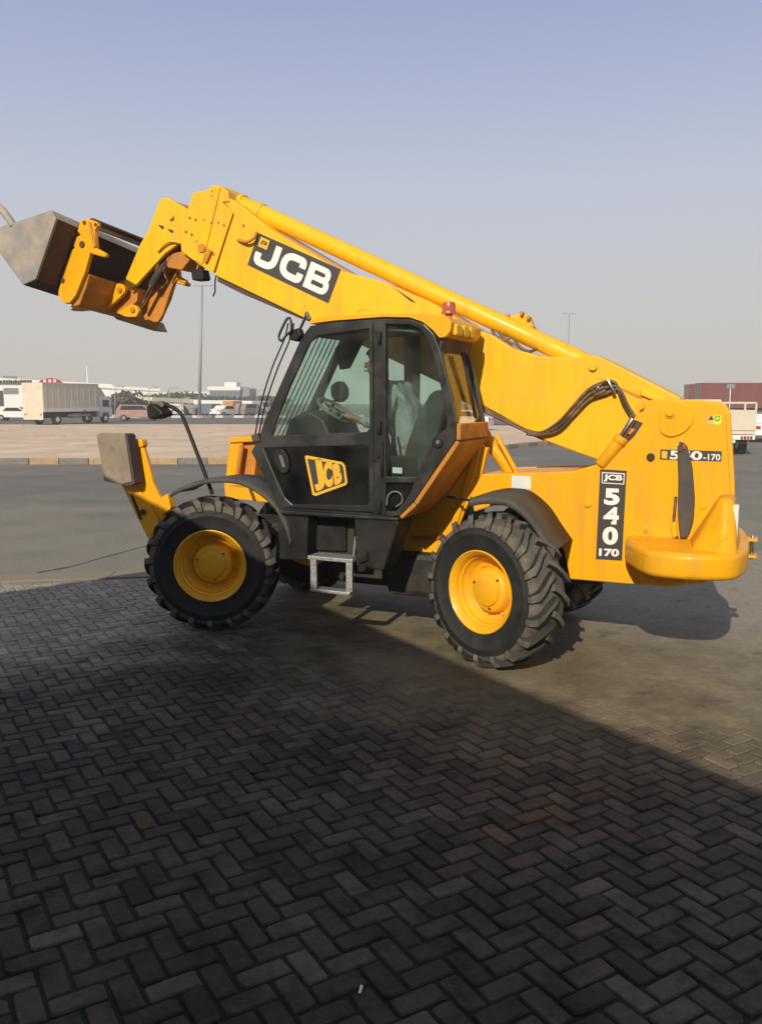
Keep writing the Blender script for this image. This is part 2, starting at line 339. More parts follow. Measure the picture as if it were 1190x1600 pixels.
# ---- brick paving in herringbone, sand between
M['brick'] = mb = bpy.data.materials.new('paving brick'); mb.use_nodes = True
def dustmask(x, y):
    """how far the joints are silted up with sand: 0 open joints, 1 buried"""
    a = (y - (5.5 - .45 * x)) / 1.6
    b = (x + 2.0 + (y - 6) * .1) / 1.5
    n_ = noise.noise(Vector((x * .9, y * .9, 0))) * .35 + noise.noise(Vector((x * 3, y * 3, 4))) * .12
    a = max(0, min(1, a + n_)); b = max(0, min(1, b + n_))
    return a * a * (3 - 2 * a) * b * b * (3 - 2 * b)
def brickmat(m):
    t = m.node_tree; n = t.nodes; b = n['Principled BSDF']; b.inputs['Roughness'].default_value = .75; b.inputs['Specular IOR Level'].default_value = .3
    g = n.new('ShaderNodeNewGeometry'); oi = n.new('ShaderNodeObjectInfo'); at_ = n.new('ShaderNodeAttribute'); at_.attribute_name = 'rnd'
    ad = n.new('ShaderNodeMath'); ad.operation = 'ADD'; t.links.new(oi.outputs['Random'], ad.inputs[0]); t.links.new(at_.outputs['Fac'], ad.inputs[1])
    fr = n.new('ShaderNodeMath'); fr.operation = 'FRACT'; t.links.new(ad.outputs[0], fr.inputs[0])
    rp = n.new('ShaderNodeValToRGB'); t.links.new(fr.outputs[0], rp.inputs[0]); e = rp.color_ramp.elements; rp.color_ramp.interpolation = 'LINEAR'
    e[0].color = (.050, .043, .034, 1); e[1].color = (.135, .092, .06, 1); e[1].position = 1
    for ps, cl in ((.25, (.066, .057, .045, 1)), (.55, (.080, .069, .055, 1)), (.78, (.105, .092, .074, 1)), (.86, (.095, .070, .058, 1)), (.95, (.125, .11, .09, 1))):
        q = e.new(ps); q.color = cl
    def nz(sc, lo, hi, a, c, det=6):
        x = n.new('ShaderNodeTexNoise'); x.inputs['Scale'].default_value = sc; x.inputs['Detail'].default_value = det; x.inputs['Roughness'].default_value = .65
        t.links.new(g.outputs['Position'], x.inputs['Vector']); r_ = n.new('ShaderNodeMapRange'); r_.inputs[1].default_value = lo; r_.inputs[2].default_value = hi; r_.inputs[3].default_value = a; r_.inputs[4].default_value = c
        t.links.new(x.outputs[0], r_.inputs[0]); return r_.outputs[0]
    def mul(a, s_):
        x = n.new('ShaderNodeVectorMath'); x.operation = 'SCALE'; t.links.new(a, x.inputs[0]); t.links.new(s_, x.inputs['Scale']); return x.outputs[0]
    c = mul(rp.outputs[0], nz(26, .3, .7, .60, 1.05)); c = mul(c, nz(1.1, .35, .62, .5, 1.2)); c = mul(c, nz(5, .36, .5, .55, 1.05, 8))
    # dust, thinned under the machine to paint shade there
    sep = n.new('ShaderNodeSeparateXYZ'); t.links.new(g.outputs['Position'], sep.inputs[0])
    def lin(x, y, c0):   # x*X + y*Y + c0 clamped
        a = n.new('ShaderNodeMath'); a.operation = 'MULTIPLY_ADD'; t.links.new(sep.outputs[0], a.inputs[0]); a.inputs[1].default_value = x; a.inputs[2].default_value = c0
        b_ = n.new('ShaderNodeMath'); b_.operation = 'MULTIPLY_ADD'; t.links.new(sep.outputs[1], b_.inputs[0]); b_.inputs[1].default_value = y; t.links.new(a.outputs[0], b_.inputs[2]); return b_.outputs[0]
    def addn(a, b_, cl=False, op='ADD'):
        x = n.new('ShaderNodeMath'); x.operation = op; x.use_clamp = cl; t.links.new(a, x.inputs[0]); t.links.new(b_, x.inputs[1]); return x.outputs[0]
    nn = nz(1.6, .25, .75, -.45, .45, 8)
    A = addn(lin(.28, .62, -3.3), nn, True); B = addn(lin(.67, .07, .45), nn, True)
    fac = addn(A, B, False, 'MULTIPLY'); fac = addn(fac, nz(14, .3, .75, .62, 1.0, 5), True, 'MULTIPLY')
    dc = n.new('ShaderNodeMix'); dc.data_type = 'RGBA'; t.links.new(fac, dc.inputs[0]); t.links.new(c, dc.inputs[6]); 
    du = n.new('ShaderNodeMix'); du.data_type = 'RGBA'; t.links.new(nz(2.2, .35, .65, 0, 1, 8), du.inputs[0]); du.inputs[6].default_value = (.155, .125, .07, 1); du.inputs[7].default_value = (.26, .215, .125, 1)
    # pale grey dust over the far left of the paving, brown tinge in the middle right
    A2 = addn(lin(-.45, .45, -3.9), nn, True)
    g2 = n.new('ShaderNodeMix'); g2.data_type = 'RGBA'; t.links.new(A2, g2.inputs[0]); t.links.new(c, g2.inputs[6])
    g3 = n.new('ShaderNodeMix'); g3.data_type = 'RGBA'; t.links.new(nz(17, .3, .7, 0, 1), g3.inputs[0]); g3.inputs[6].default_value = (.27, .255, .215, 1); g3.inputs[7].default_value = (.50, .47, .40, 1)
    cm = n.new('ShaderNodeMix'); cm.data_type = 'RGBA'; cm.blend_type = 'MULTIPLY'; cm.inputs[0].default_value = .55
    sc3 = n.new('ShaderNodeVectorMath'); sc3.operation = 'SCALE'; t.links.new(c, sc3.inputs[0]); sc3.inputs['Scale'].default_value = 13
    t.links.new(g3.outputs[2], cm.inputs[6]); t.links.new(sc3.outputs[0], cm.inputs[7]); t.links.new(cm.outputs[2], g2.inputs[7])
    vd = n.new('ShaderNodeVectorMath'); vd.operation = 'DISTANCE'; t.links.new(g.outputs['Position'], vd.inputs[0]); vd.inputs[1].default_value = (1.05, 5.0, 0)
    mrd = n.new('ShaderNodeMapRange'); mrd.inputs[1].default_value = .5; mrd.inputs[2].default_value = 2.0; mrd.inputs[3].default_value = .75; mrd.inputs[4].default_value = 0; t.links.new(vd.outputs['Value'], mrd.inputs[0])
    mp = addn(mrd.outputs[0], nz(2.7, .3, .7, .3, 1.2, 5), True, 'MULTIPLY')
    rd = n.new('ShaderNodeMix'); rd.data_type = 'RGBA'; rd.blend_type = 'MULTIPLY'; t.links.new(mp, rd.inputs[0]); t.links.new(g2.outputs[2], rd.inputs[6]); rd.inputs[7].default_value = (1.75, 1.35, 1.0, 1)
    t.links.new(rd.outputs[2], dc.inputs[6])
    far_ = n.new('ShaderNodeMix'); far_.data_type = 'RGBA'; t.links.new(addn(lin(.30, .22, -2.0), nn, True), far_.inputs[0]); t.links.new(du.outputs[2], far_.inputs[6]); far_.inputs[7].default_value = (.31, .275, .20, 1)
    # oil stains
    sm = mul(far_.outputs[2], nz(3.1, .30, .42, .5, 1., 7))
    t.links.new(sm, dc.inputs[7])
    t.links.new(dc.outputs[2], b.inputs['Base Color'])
    x = n.new('ShaderNodeTexNoise'); x.inputs['Scale'].default_value = 60; x.inputs['Detail'].default_value = 6; t.links.new(g.outputs['Position'], x.inputs['Vector'])
    bp = n.new('ShaderNodeBump'); bp.inputs['Strength'].default_value = .45; bp.inputs['Distance'].default_value = .006; t.links.new(x.outputs[0], bp.inputs['Height']); t.links.new(bp.outputs[0], b.inputs['Normal'])
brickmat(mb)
def pave_edge(x): return 10.25 + (x + 4.6) * .165         # far edge of the paving
BA = R(31.0); CELL = .108; GAP = .012
ca, sa = math.cos(BA), math.sin(BA)
msand = bpy.data.materials.new('joint sand'); msand.use_nodes = True; M['jsand'] = msand
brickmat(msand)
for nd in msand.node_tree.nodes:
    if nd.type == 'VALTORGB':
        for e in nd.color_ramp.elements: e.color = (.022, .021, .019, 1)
bm = bmesh.new(); NX, NY = 150, 130
gv = []
for j in range(NY + 1):
    row = []
    for i in range(NX + 1):
        x = -9 + 19 * i / NX; y0 = -6; y1 = pave_edge(x); y = y0 + (y1 - y0) * j / NY
        d = dustmask(x, y); z = -.013 + d * .0118 + max(0, d - .5) * .002 + d * noise.noise(Vector((x * 6, y * 6, 1))) * .004 + noise.noise(Vector((x * 1.7, y * 1.7, 9))) * .002
        row.append(bm.verts.new((x, y, z)))
    gv.append(row)
for j in range(NY):
    for i in range(NX): bm.faces.new((gv[j][i], gv[j][i + 1], gv[j + 1][i + 1], gv[j + 1][i])).smooth = True
pav = obj('pavement', bm, 'jsand', kind='structure')
def brickmesh(bm, c, ang, lx, ly, tilt, rnd=None, layer=None, rr=random):
    """a worn paving brick with chamfered, uneven top edges"""
    hx, hy = lx / 2, ly / 2
    cx_, sx_ = math.cos(ang), math.sin(ang)
    def w(x, y, z): return (c[0] + x * cx_ - y * sx_, c[1] + x * sx_ + y * cx_, c[2] + z + x * tilt[0] + y * tilt[1])
    lo = []; mid = []; top = []
    for (a, b) in ((-1, -1), (1, -1), (1, 1), (-1, 1)):
        q = rr.uniform(.003, .009) if rr.random() < .8 else rr.uniform(.01, .022); q2 = q * rr.uniform(.6, 1.4)
        jx, jy = rr.uniform(0, .003), rr.uniform(0, .003)
        ends = [(a * (hx - jx), b * (hy - jy - q2)), (a * (hx - jx - q), b * (hy - jy))]
        if a * b < 0: pass
        if (a, b) in ((-1, -1), (1, 1)): ends = ends
        else: ends = ends[::-1]
        for (x_, y_) in ends:
            lo.append(bm.verts.new(w(x_, y_, -.05))); mid.append(bm.verts.new(w(x_, y_, -.007 - rr.uniform(0, .003))))
            top.append(bm.verts.new(w(x_ - a * .0055, y_ - b * .0055, -rr.uniform(0, .0012))))
    fs = [bm.faces.new(top)]
    for k in range(8):
        fs.append(bm.faces.new((lo[k], lo[(k + 1) % 8], mid[(k + 1) % 8], mid[k]))); fs.append(bm.faces.new((mid[k], mid[(k + 1) % 8], top[(k + 1) % 8], top[k])))
    if layer is not None:
        for f in fs: f[layer] = rnd
bricks = []
for I in range(-130, 150):
    for J in range(-130, 150):
        d = (I - J) % 4
        if d == 0: cu, cv, o_ = I + 1, J + .5, 0
        elif d == 3: cu, cv, o_ = I + .5, J + 1, 1
        else: continue
        cu *= CELL; cv *= CELL
        x = cu * ca - cv * sa; y = cu * sa + cv * ca
        if y > pave_edge(x) - .12 or y < 1.6: continue
        if abs(x) > .47 * y + 1.6 or x < -8.5 or x > 9.2: continue
        bricks.append((math.hypot(x, y), x, y, o_))
bricks.sort()
def in_view(x, y, m=.0): return y > 2.75 and abs(x) < .452 * y + m
near_ = [b for b in bricks if in_view(b[1], b[2], .05)][:300]; ns = set(near_)
protos = []
for k in range(24):
    bm = bmesh.new(); rk = random.Random(k); brickmesh(bm, (0, 0, 0), 0, CELL * 2 - GAP, CELL - GAP, (0, 0), rr=rk)
    bmesh.ops.recalc_face_normals(bm, faces=bm.faces[:]); me = bpy.data.meshes.new('brick'); bm.to_mesh(me); bm.free(); me.materials.append(mb); protos.append(me)
rb = random.Random(11)
for (_, x, y, o_) in near_:
    o = nob('brick', rb.choice(protos), pav); o.location = (x + rb.uniform(-.0015, .0015), y + rb.uniform(-.0015, .0015), rb.uniform(-.006, .002))
    o.rotation_euler = (rb.uniform(-.02, .02), rb.uniform(-.015, .015), BA + o_ * math.pi / 2 + rb.uniform(-.015, .015) + rb.choice((0, math.pi)))
bm = bmesh.new(); lay = bm.faces.layers.float.new('rnd')
for b in bricks:
    if b in ns: continue
    _, x, y, o_ = b; d = dustmask(x, y)
    brickmesh(bm, (x, y, rb.uniform(-.006, .002) * (1 - d * .5)), BA + o_ * math.pi / 2 + rb.uniform(-.015, .015), CELL * 2 - GAP, CELL - GAP, (rb.uniform(-.01, .01) * (1 - d * .7), rb.uniform(-.01, .01) * (1 - d * .7)), rb.random(), lay, rb)
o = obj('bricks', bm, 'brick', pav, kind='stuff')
# concrete edging strip between paving and road
for i in range(14):
    x0 = -9 + i * 1.4; bm = bmesh.new(); x1 = x0 + 1.392
    extr(bm, [(x0, pave_edge(x0) + .01, .004), (x1, pave_edge(x1) + .01, .004), (x1, pave_edge(x1) + .42, .004), (x0, pave_edge(x0) + .42, .004)], (0, 0, -.09))
    obj('edging_slab', bm, 'concrete', pav, bev=.004)
# long crack / seam in the asphalt
bm = bmesh.new(); pts = [gp(60, 893), gp(110, 884), gp(150, 873), gp(190, 862), gp(230, 852), gp(300, 843)]; pr = None; rk = random.Random(2)
for p in spline(pts, 6):
    w = rk.uniform(.035, .07); a = bm.verts.new((p.x, p.y - w, -.011)); b = bm.verts.new((p.x, p.y + w, -.011))
    if pr: bm.faces.new((pr[0], a, b, pr[1]))
    pr = (a, b)
obj('road_seam', bm, mat('bitumen seam', (.045, .042, .036), .7, var=.4, vscale=8), kind='structure')
# scrap of paper
bm = bmesh.new(); p = gp(562, 1548); extr(bm, [p + Vector(q) for q in ((-.006, -.02, .004), (.004, -.021, .006), (.012, .02, .004), (.002, .022, .009))], (0, 0, .001))
obj('paper_scrap', bm, 'decal_white', label='tiny white paper scrap lying on the dark bricks', cat='litter')

# ------------------------------------------------------------------ building behind the viewer: its shade lies on the paving
M['render'] = mat('plain wall render', (.32, .29, .25), .9, var=.1, vscale=1, bump=.2)
AWN = 3.4  # unseen awning, added low to block sky and darken the foreground
corner = Vector((-2.24, 11.57, 0)) - Vector((.33, .95, 0)) * (AWN / .55)
d1 = Vector((2.73, -4.33, 0)).normalized(); d2 = Vector((-1.1, -1.0, 0)).normalized()
bld = empty('building', corner, label='plain rendered building behind the viewer that shades the paving', cat='building')
up_ = Vector((0, 0, 1))
inn = d1 * 3.2 + d2 * 3.2
bm = bmesh.new(); extr(bm, [inn, inn + d1 * 30, inn + d1 * 30 + d2 * 30, inn + d2 * 30], up_ * 5.2); obj('wall', bm, 'render', bld)
bm = bmesh.new(); extr(bm, [up_ * (AWN - .22), d1 * 34 + up_ * (AWN - .22), d1 * 34 + d2 * 34 + up_ * (AWN - .22), d2 * 34 + up_ * (AWN - .22)], up_ * .22); obj('shade_awning', bm, 'render', bld)
for k_ in range(5):
    bm = bmesh.new(); a_ = d1 * (1.0 + k_ * 7) + d2 * .35; tube(bm, [a_, a_ + up_ * (AWN - .22)], .08, 12)
    if k_ != 1: obj('post', bm, 'concrete', bld)
    else: bm.free()

# ------------------------------------------------------------------ telehandler
VO = Vector((1.341, 7.843, 0)); VF = Vector((-.9095, .4156, 0)); VL = Vector((-.4156, -.9095, 0)); WB = 2.81
YAW = math.atan2(VF.y, VF.x)
TH = empty('telehandler', VO, YAW, label='yellow telescopic handler with black cab and raised boom, parked half in shade', cat='telehandler')
_c, _s = math.cos(PITCH), math.sin(PITCH)
def P(u, v, lat):
    """the point of the machine's side plane at lateral offset lat (m) seen at photo point u, v, in machine coordinates"""
    d = Vector(((u - 595) / FPX, _c - _s * (v - 800) / FPX, -_s - _c * (v - 800) / FPX))
    c = Vector((0, 0, CH)); t = (lat - (c - VO).dot(VL)) / d.dot(VL); q = c + d * t - VO
    return Vector((q.dot(VF), lat, q.z))
def side(name, px, lat, lat2, m, parent=TH, bev=.008, holes=(), rnd=0, smooth=False, **kw):
    """plate or box whose outline is given on the side plane lat, reaching in to lat2"""
    px = rounded(px, rnd) if rnd else px
    bm = bmesh.new(); extr(bm, [P(u, v, lat) for u, v in px], (0, lat2 - lat, 0), [[P(u, v, lat) for u, v in h] for h in holes])
    return obj(name, bm, m, parent, bev=bev, smooth=smooth, **kw)
def cyl(name, a, b, r, m, parent=TH, n=24, bev=0.004, r2=None, **kw):
    bm = bmesh.new(); tube(bm, [a, b], r, n, r2=r2); o = obj(name, bm, m, parent, bev=bev, seg=2, **kw)
    return o
def pin(name, u, v, lat, r, t, m='yellow', parent=TH):
    p = P(u, v, lat); return cyl(name, p, p + Vector((0, t, 0)), r, m, parent)
def decal(name, quad, lat, m, parent, off=.003):
    bm = bmesh.new(); bm.faces.new([bm.verts.new(P(u, v, lat) + Vector((0, off, 0))) for u, v in quad]); return obj(name, bm, m, parent)
def letters(s, quad, lat, m, parent, off=.006, **kw):
    """quad: top-left, top-right, bottom-right, bottom-left"""
    tl, tr, br, bl = [P(u, v, lat) + Vector((0, off, 0)) for u, v in quad]
    return textmesh(s, bl, br - bl, tl - bl, m, parent, **kw)

# ---- wheels
WR = .64
def make_wheel(x, y, steer, out):
    w = empty('wheel', (x, y, WR), steer + (0 if out > 0 else math.pi), TH); w.scale = (WR / .655,) * 3
    bm = bmesh.new()
    prof = [(.315, -.165), (.345, -.185), (.40, -.198), (.47, -.206), (.545, -.204), (.585, -.19), (.602, -.15), (.607, 0), (.602, .15), (.585, .19), (.545, .204), (.50, .209), (.495, .213), (.485, .213), (.48, .208), (.40, .198), (.368, .192), (.352, .186), (.345, .17)]
    lathe(bm, prof, 72)
    for f in bm.faces:
        if all(math.hypot(v.co.x, v.co.z) > .54 for v in f.verts): f.material_index = 1
    NL = 19
    for sgn in (-1, 1):
        for k in range(NL):
            th0 = 2 * math.pi * (k + (.5 if sgn > 0 else 0)) / NL; rows = []
            # (y, theta offset, half width (rad), r bottom, r top)
            for (yy, dt, hw, rb_, rt) in ((-.012, -.02, .05, .60, .655), (.06, .05, .046, .60, .657), (.13, .15, .052, .598, .652), (.188, .23, .062, .585, .638), (.222, .262, .058, .545, .585), (.214, .27, .05, .53, .54)):
                r0 = []
                for (dd, rr_) in ((-hw, rb_), (-hw * .8, rt), (hw * .8, rt), (hw, rb_)):
                    a = th0 + dt + dd; r0.append(bm.verts.new((math.cos(a) * rr_, sgn * yy, math.sin(a) * rr_)))
                rows.append(r0)
            for a, b in zip(rows, rows[1:]):
                for q in range(3): bm.faces.new((a[q], a[q + 1], b[q + 1], b[q])).material_index = 1 if q == 1 else 0
            bm.faces.new(rows[0]).material_index = 1; bm.faces.new(rows[-1][::-1])
    ty = obj('tyre', bm, ['rubber', 'tread'], w)
    bm = bmesh.new()
    lathe(bm, [(.318, -.17), (.365, -.182), (.365, -.17), (.32, -.15), (.30, -.10), (.30, .02)], 72)
    lathe(bm, [(.372, .17), (.379, .192), (.378, .202), (.370, .205), (.362, .198), (.335, .168), (.326, .15), (.322, .125), (.308, .118), (.304, .10), (.298, .07), (.284, .062), (.276, .03), (.262, .012), (.20, .005), (.19, -.005), (.0, -.005)], 72)
    for f in bm.faces: f.smooth = True
    rm = obj('rim', bm, 'rim', w, smooth=True, ang=50)
    for v in rm.data.vertices: v.co.x *= .935; v.co.z *= .935
    bm = bmesh.new(); lathe(bm, [(.205, .0), (.20, .05), (.185, .085), (.175, .095), (.135, .10), (.13, .118), (.12, .124), (.0, .126)], 48)
    obj('hub', bm, 'rim', w, smooth=True, ang=40)
    for k in range(8):
        a = 2 * math.pi * (k + .3) / 8; bm = bmesh.new(); tube(bm, [(math.cos(a) * .222, .0, math.sin(a) * .222), (math.cos(a) * .222, .04, math.sin(a) * .222)], .014, 6)
        obj('bolt', bm, 'rim', w)
    for k in range(3):
        a = 2 * math.pi * (k + .15) / 3; bm = bmesh.new(); tube(bm, [(math.cos(a) * .155, .09, math.sin(a) * .155), (math.cos(a) * .155, .108, math.sin(a) * .155)], .010, 6)
        obj('plug', bm, 'dark', w)
    return w
make_wheel(WB, .95, R(24), 1); make_wheel(0, .95, R(-25), 1)
make_wheel(WB, -.95, R(24), -1); make_wheel(0, -.95, R(-25), -1)
# axles and underside
for x in (0, WB):
    bm = bmesh.new(); lathe(bm, [(.05, -.80), (.11, -.74), (.10, -.25), (.2, -.12), (.22, 0), (.2, .12), (.10, .25), (.11, .74), (.05, .80)], 20)
    for v in bm.verts: v.co.x += x; v.co.z += WR
    obj('axle', bm, 'dark', TH, smooth=True)
bm = bmesh.new(); box(bm, -.75, 3.25, -.30, .30, .60, .95); obj('chassis_frame', bm, 'dark', TH, bev=.02)
bm = bmesh.new(); box(bm, .75, 2.25, -1.15, -.5, .55, 1.35); obj('engine_cover', bm, 'satin', TH, bev=.05)
bm = bmesh.new(); box(bm, .9, 1.9, -.5, .35, .42, .75); obj('gearbox', bm, 'dark', TH, bev=.04)

# ---- rear body
rear = [(735, 772), (752, 741), (850, 738), (892, 737), (930, 726), (944, 716), (985, 660), (1000, 640), (1012, 626), (1040, 623), (1112, 627), (1126, 634), (1133, 650), (1140, 765), (1141, 860), (1100, 912), (1000, 914), (890, 905), (880, 860), (850, 810), (800, 790), (770, 790), (740, 800)]
side('side_plate', rear, .42, .36, 'yellow', bev=.01)
side('side_plate', [(a, b) for a, b in rear], .42, .36, 'yellow', bev=.01).location.y = -.78
bm = bmesh.new(); extr(bm, [(P(u, v, .42).x, .36, P(u, v, .42).z) for u, v in [(1112, 640), (1124, 652), (1131, 765), (1131, 860), (1098, 905), (1090, 700)]], (0, -.72, 0)); obj('rear_cover', bm, 'yellow', TH)
side('counterweight_floor', [(890, 880), (1100, 880), (1100, 912), (890, 905)], .36, -.36, 'yellow')
# lower chassis flank behind the cab, shaded by it
side('chassis_flank', [(749, 697), (762, 700), (752, 741), (737, 772), (700, 862), (690, 877), (637, 871), (618, 858), (622, 812), (660, 790)], .40, .33, 'yellow')
side('flank_rib', [(741, 696), (751, 696), (742, 742), (728, 775), (704, 850), (692, 850), (722, 765)], .425, .40, 'yellow', bev=.012)
side('flank_rail', [(640, 838), (700, 836), (700, 842), (640, 845)], .425, .40, 'orange', bev=.004)
side('deck', [(752, 741), (892, 737), (892, 745), (752, 750)], .36, -.3, 'yellow')
bm = bmesh.new()
decal('paper_label', [(799, 743), (829, 744), (829, 764), (799, 763)], .42, 'label', TH)
# details on the plate
pin('pivot_collar', 1046, 645, .44, .045, .012); pin('pivot_pin', 1046, 645, .45, .028, .02); 
side('pivot_boss', rounded([(1030, 632), (1062, 626), (1084, 640), (1082, 662), (1066, 678), (1046, 684), (1030, 676)], 10), .44, .42, 'yellow', bev=.006)
pin('pivot_pin', 1000, 634, .42, .035, .035); pin('cap', 918, 787, .42, .028, .02); pin('cap', 1098, 790, .42, .028, .012)
pin('filler_cap', 1016, 714, .42, .032, .02, 'dark')
bm = bmesh.new(); p = P(1008, 830, .42); tube(bm, [p, p + Vector((0, .015, 0))], .05, 14); obj('bolt_plate', bm, 'yellow', TH, bev=.006)
pin('bolt_head', 1008, 830, .435, .02, .012, 'orange')
# model strip
q = [(1031, 702), (1127, 705), (1126, 721), (1030, 718)]
st = decal('model_strip', q, .42, 'decal_grey', TH)
decal('logo_square', [(1033, 704.5), (1042, 704.8), (1041.6, 716.5), (1033, 716)], .42, 'decal_yellow', st, .005)
letters('540', [(1046, 703.7), (1096, 705), (1096, 719), (1045.5, 717.5)], .42, 'decal_white', st, bold=.03)
letters('-170', [(1098, 709), (1125, 710), (1124.5, 719.5), (1098, 719)], .42, 'decal_white', st, bold=.02)
# upright number plate
st = decal('model_panel', [(937, 733), (978.5, 735.5), (971, 876), (930.5, 873.5)], .42, 'decal_grey', TH)
decal('logo_frame', [(940, 737.5), (975.5, 739.5), (974.5, 757), (939.5, 755)], .42, 'decal_white', st, .005)
decal('logo_field', [(941.3, 739), (974, 741), (973.2, 755.4), (940.8, 753.6)], .42, 'decal_grey', st, .007)
letters('JCB', [(943, 740.8), (972.5, 742.5), (971.6, 753.6), (942.4, 752)], .42, 'decal_white', st, bold=.045, off=.009)
for ch, y0, y1, xs in (('5', 763, 789, 0), ('4', 792, 819, -1.2), ('0', 823, 851, -2.6)):
    letters(ch, [(944 + xs, y0 - .5), (968 + xs, y0 + .7), (967 + xs, y1 + .7), (943 + xs, y1 - .5)], .42, 'decal_white', st, bold=.05)
letters('170', [(935.5, 856.5), (967, 858), (966.4, 870), (935, 868.6)], .42, 'decal_white', st, bold=.045)
# warning stickers
decal('warning_sticker', [(1105, 650), (1116, 650), (1116, 664), (1105, 664)], .42, mat('pale sticker', (.7, .42, .12), .5), TH)
decal('warning_mark', [(1109.5, 650.5), (1112, 650.5), (1114, 656), (1105.5, 656)], .42, 'decal_grey', TH, .005)
m_ = mat('lime sticker', (.62, .68, .03), .5)
bm = bmesh.new(); bm.faces.new([bm.verts.new(P(u, v, .42) + Vector((0, .004, 0))) for u, v in rounded([(1113.5, 648), (1126, 648), (1126.5, 664), (1113.5, 664)], 5)]); obj('round_sticker', bm, m_, TH)
bm = bmesh.new(); c0 = P(1120, 653.5, .42)
for k in range(16):
    a0, a1 = k / 16 * 6.283, (k + 1) / 16 * 6.283
    bm.faces.new([bm.verts.new(c0 + Vector((math.cos(a) * r_, .006, math.sin(a) * r_))) for a, r_ in ((a0, .014), (a0, .022), (a1, .022), (a1, .014))])
obj('sticker_ring', bm, mat('green print', (.08, .25, .03), .5), TH)
# black rubber strap down the plate, with its tail lamp
side('rubber_strap', rounded([(1057, 694), (1071, 694), (1080, 730), (1084, 780), (1082, 815), (1074, 838), (1062, 842), (1058, 800), (1059, 740)], 6), .50, .425, 'fender', bev=.02)
side('red_reflector', [(1066, 691), (1070, 692), (1070, 702), (1066, 702)], .515, .50, 'beacon', bev=.004)
side('strap_clip', [(1060, 690), (1066, 691), (1066, 706), (1060, 706)], .512, .50, 'rust_and_shade', bev=.004)
bm = bmesh.new(); tube(bm, spline([P(1055, 776, .44), P(1053, 800, .46), P(1052, 815, .46), P(1055, 835, .44), P(1060, 848, .44)], 5), .012, 8); obj('cable', bm, 'hose', TH)
side('strap_hook', rounded([(1046, 816), (1056, 814), (1057, 838), (1050, 842)], 3), .47, .43, 'yellow', bev=.01)
# rear bumper: one rounded casting wrapping both corners
bm = bmesh.new(); A0 = P(975, 880, .45); B0 = P(1004, 878, 1.08); E0 = P(1161, 874, 1.0)
zt = P(1060, 863, 1.1).z; zb = P(1060, 905, 1.1).z
pl = [(A0.x, .40), (A0.x - .02, .62), (B0.x + .05, 1.00), (B0.x - .06, 1.13), (-1.55, 1.16), (-1.84, 1.04), (-1.91, .70), (-1.90, .1), (-1.85, -.4), (-1.72, -.8), (-1.55, -1.05), (-1.3, -1.12), (B0.x - .06, -1.12), (B0.x + .05, -1.0), (A0.x - .02, -.62), (A0.x, -.40)]
pl = rounded(pl, .12, 3)
extr(bm, [(x, y, zb) for x, y in pl], (0, 0, zt - zb))
o = obj('rear_bumper', bm, 'yellow', TH, bev=.088, seg=6); o.data.shade_smooth()
o.modifiers['edge'].limit_method = 'ANGLE'; o.modifiers['edge'].angle_limit = R(60)
print('bumper z', zb, zt, A0, B0, E0)
side('bumper_pan', [(1000, 893), (1110, 893), (1080, 914), (1040, 918), (1000, 914)], .62, .3, 'yellow', bev=.03)
# corner gusset on the bumper
zl, zh = zt - .03, P(1130, 779, .8).z
xa, xb, xc, xd = P(1064, 852, .9).x, P(1152, 862, 1.0).x, P(1121, 780, .8).x, P(1146, 780, .8).x
bm = bmesh.new(); lo_ = [(xa, .42, zl), (xa - .06, .90, zl), (xb + .10, 1.06, zl), (xb, .98, zl), (xb, .42, zl)]; hi_ = [(xc, .42, zh), (xc, .74, zh), (xc - .03, .80, zh), (xd, .78, zh), (xd, .42, zh)]
md_ = [tuple(Vector(a) * .62 + Vector(b) * .38 - Vector((0, .05 if k_ in (1, 2, 3) else 0, 0))) for k_, (a, b) in enumerate(zip(lo_, hi_))]
rings_ = [[bm.verts.new(p_) for p_ in q_] for q_ in (lo_, md_, hi_)]
for a, b in zip(rings_, rings_[1:]):
    for k_ in range(5): bm.faces.new((a[k_], a[(k_ + 1) % 5], b[(k_ + 1) % 5], b[k_]))
bm.faces.new(rings_[0]); bm.faces.new(rings_[2])
o = obj('lamp_housing', bm, 'yellow', TH, bev=.035, seg=4); o.data.shade_smooth(); o.modifiers['edge'].angle_limit = R(20)
p = P(1144, 820, .86); bm = bmesh.new(); box(bm, p.x - .035, p.x + .01, .70, .80, p.z - .15, p.z + .14); obj('tail_lamp', bm, 'label', TH, bev=.01)
# tow hitch
hx, hz = -1.87, (zb + zt) / 2
for dz in (.07, -.07):
    bm = bmesh.new(); box(bm, hx - .09, hx + .03, -.05, .08, hz + dz - .012, hz + dz + .012); obj('hitch_plate', bm, 'yellow', TH, bev=.006)
cyl('hitch_pin', (hx - .05, .01, hz - .10), (hx - .05, .01, hz + .10), .018, 'chrome')
cyl('under_hook', P(1052, 907, .8), P(1072, 907, .8), .03, 'yellow')

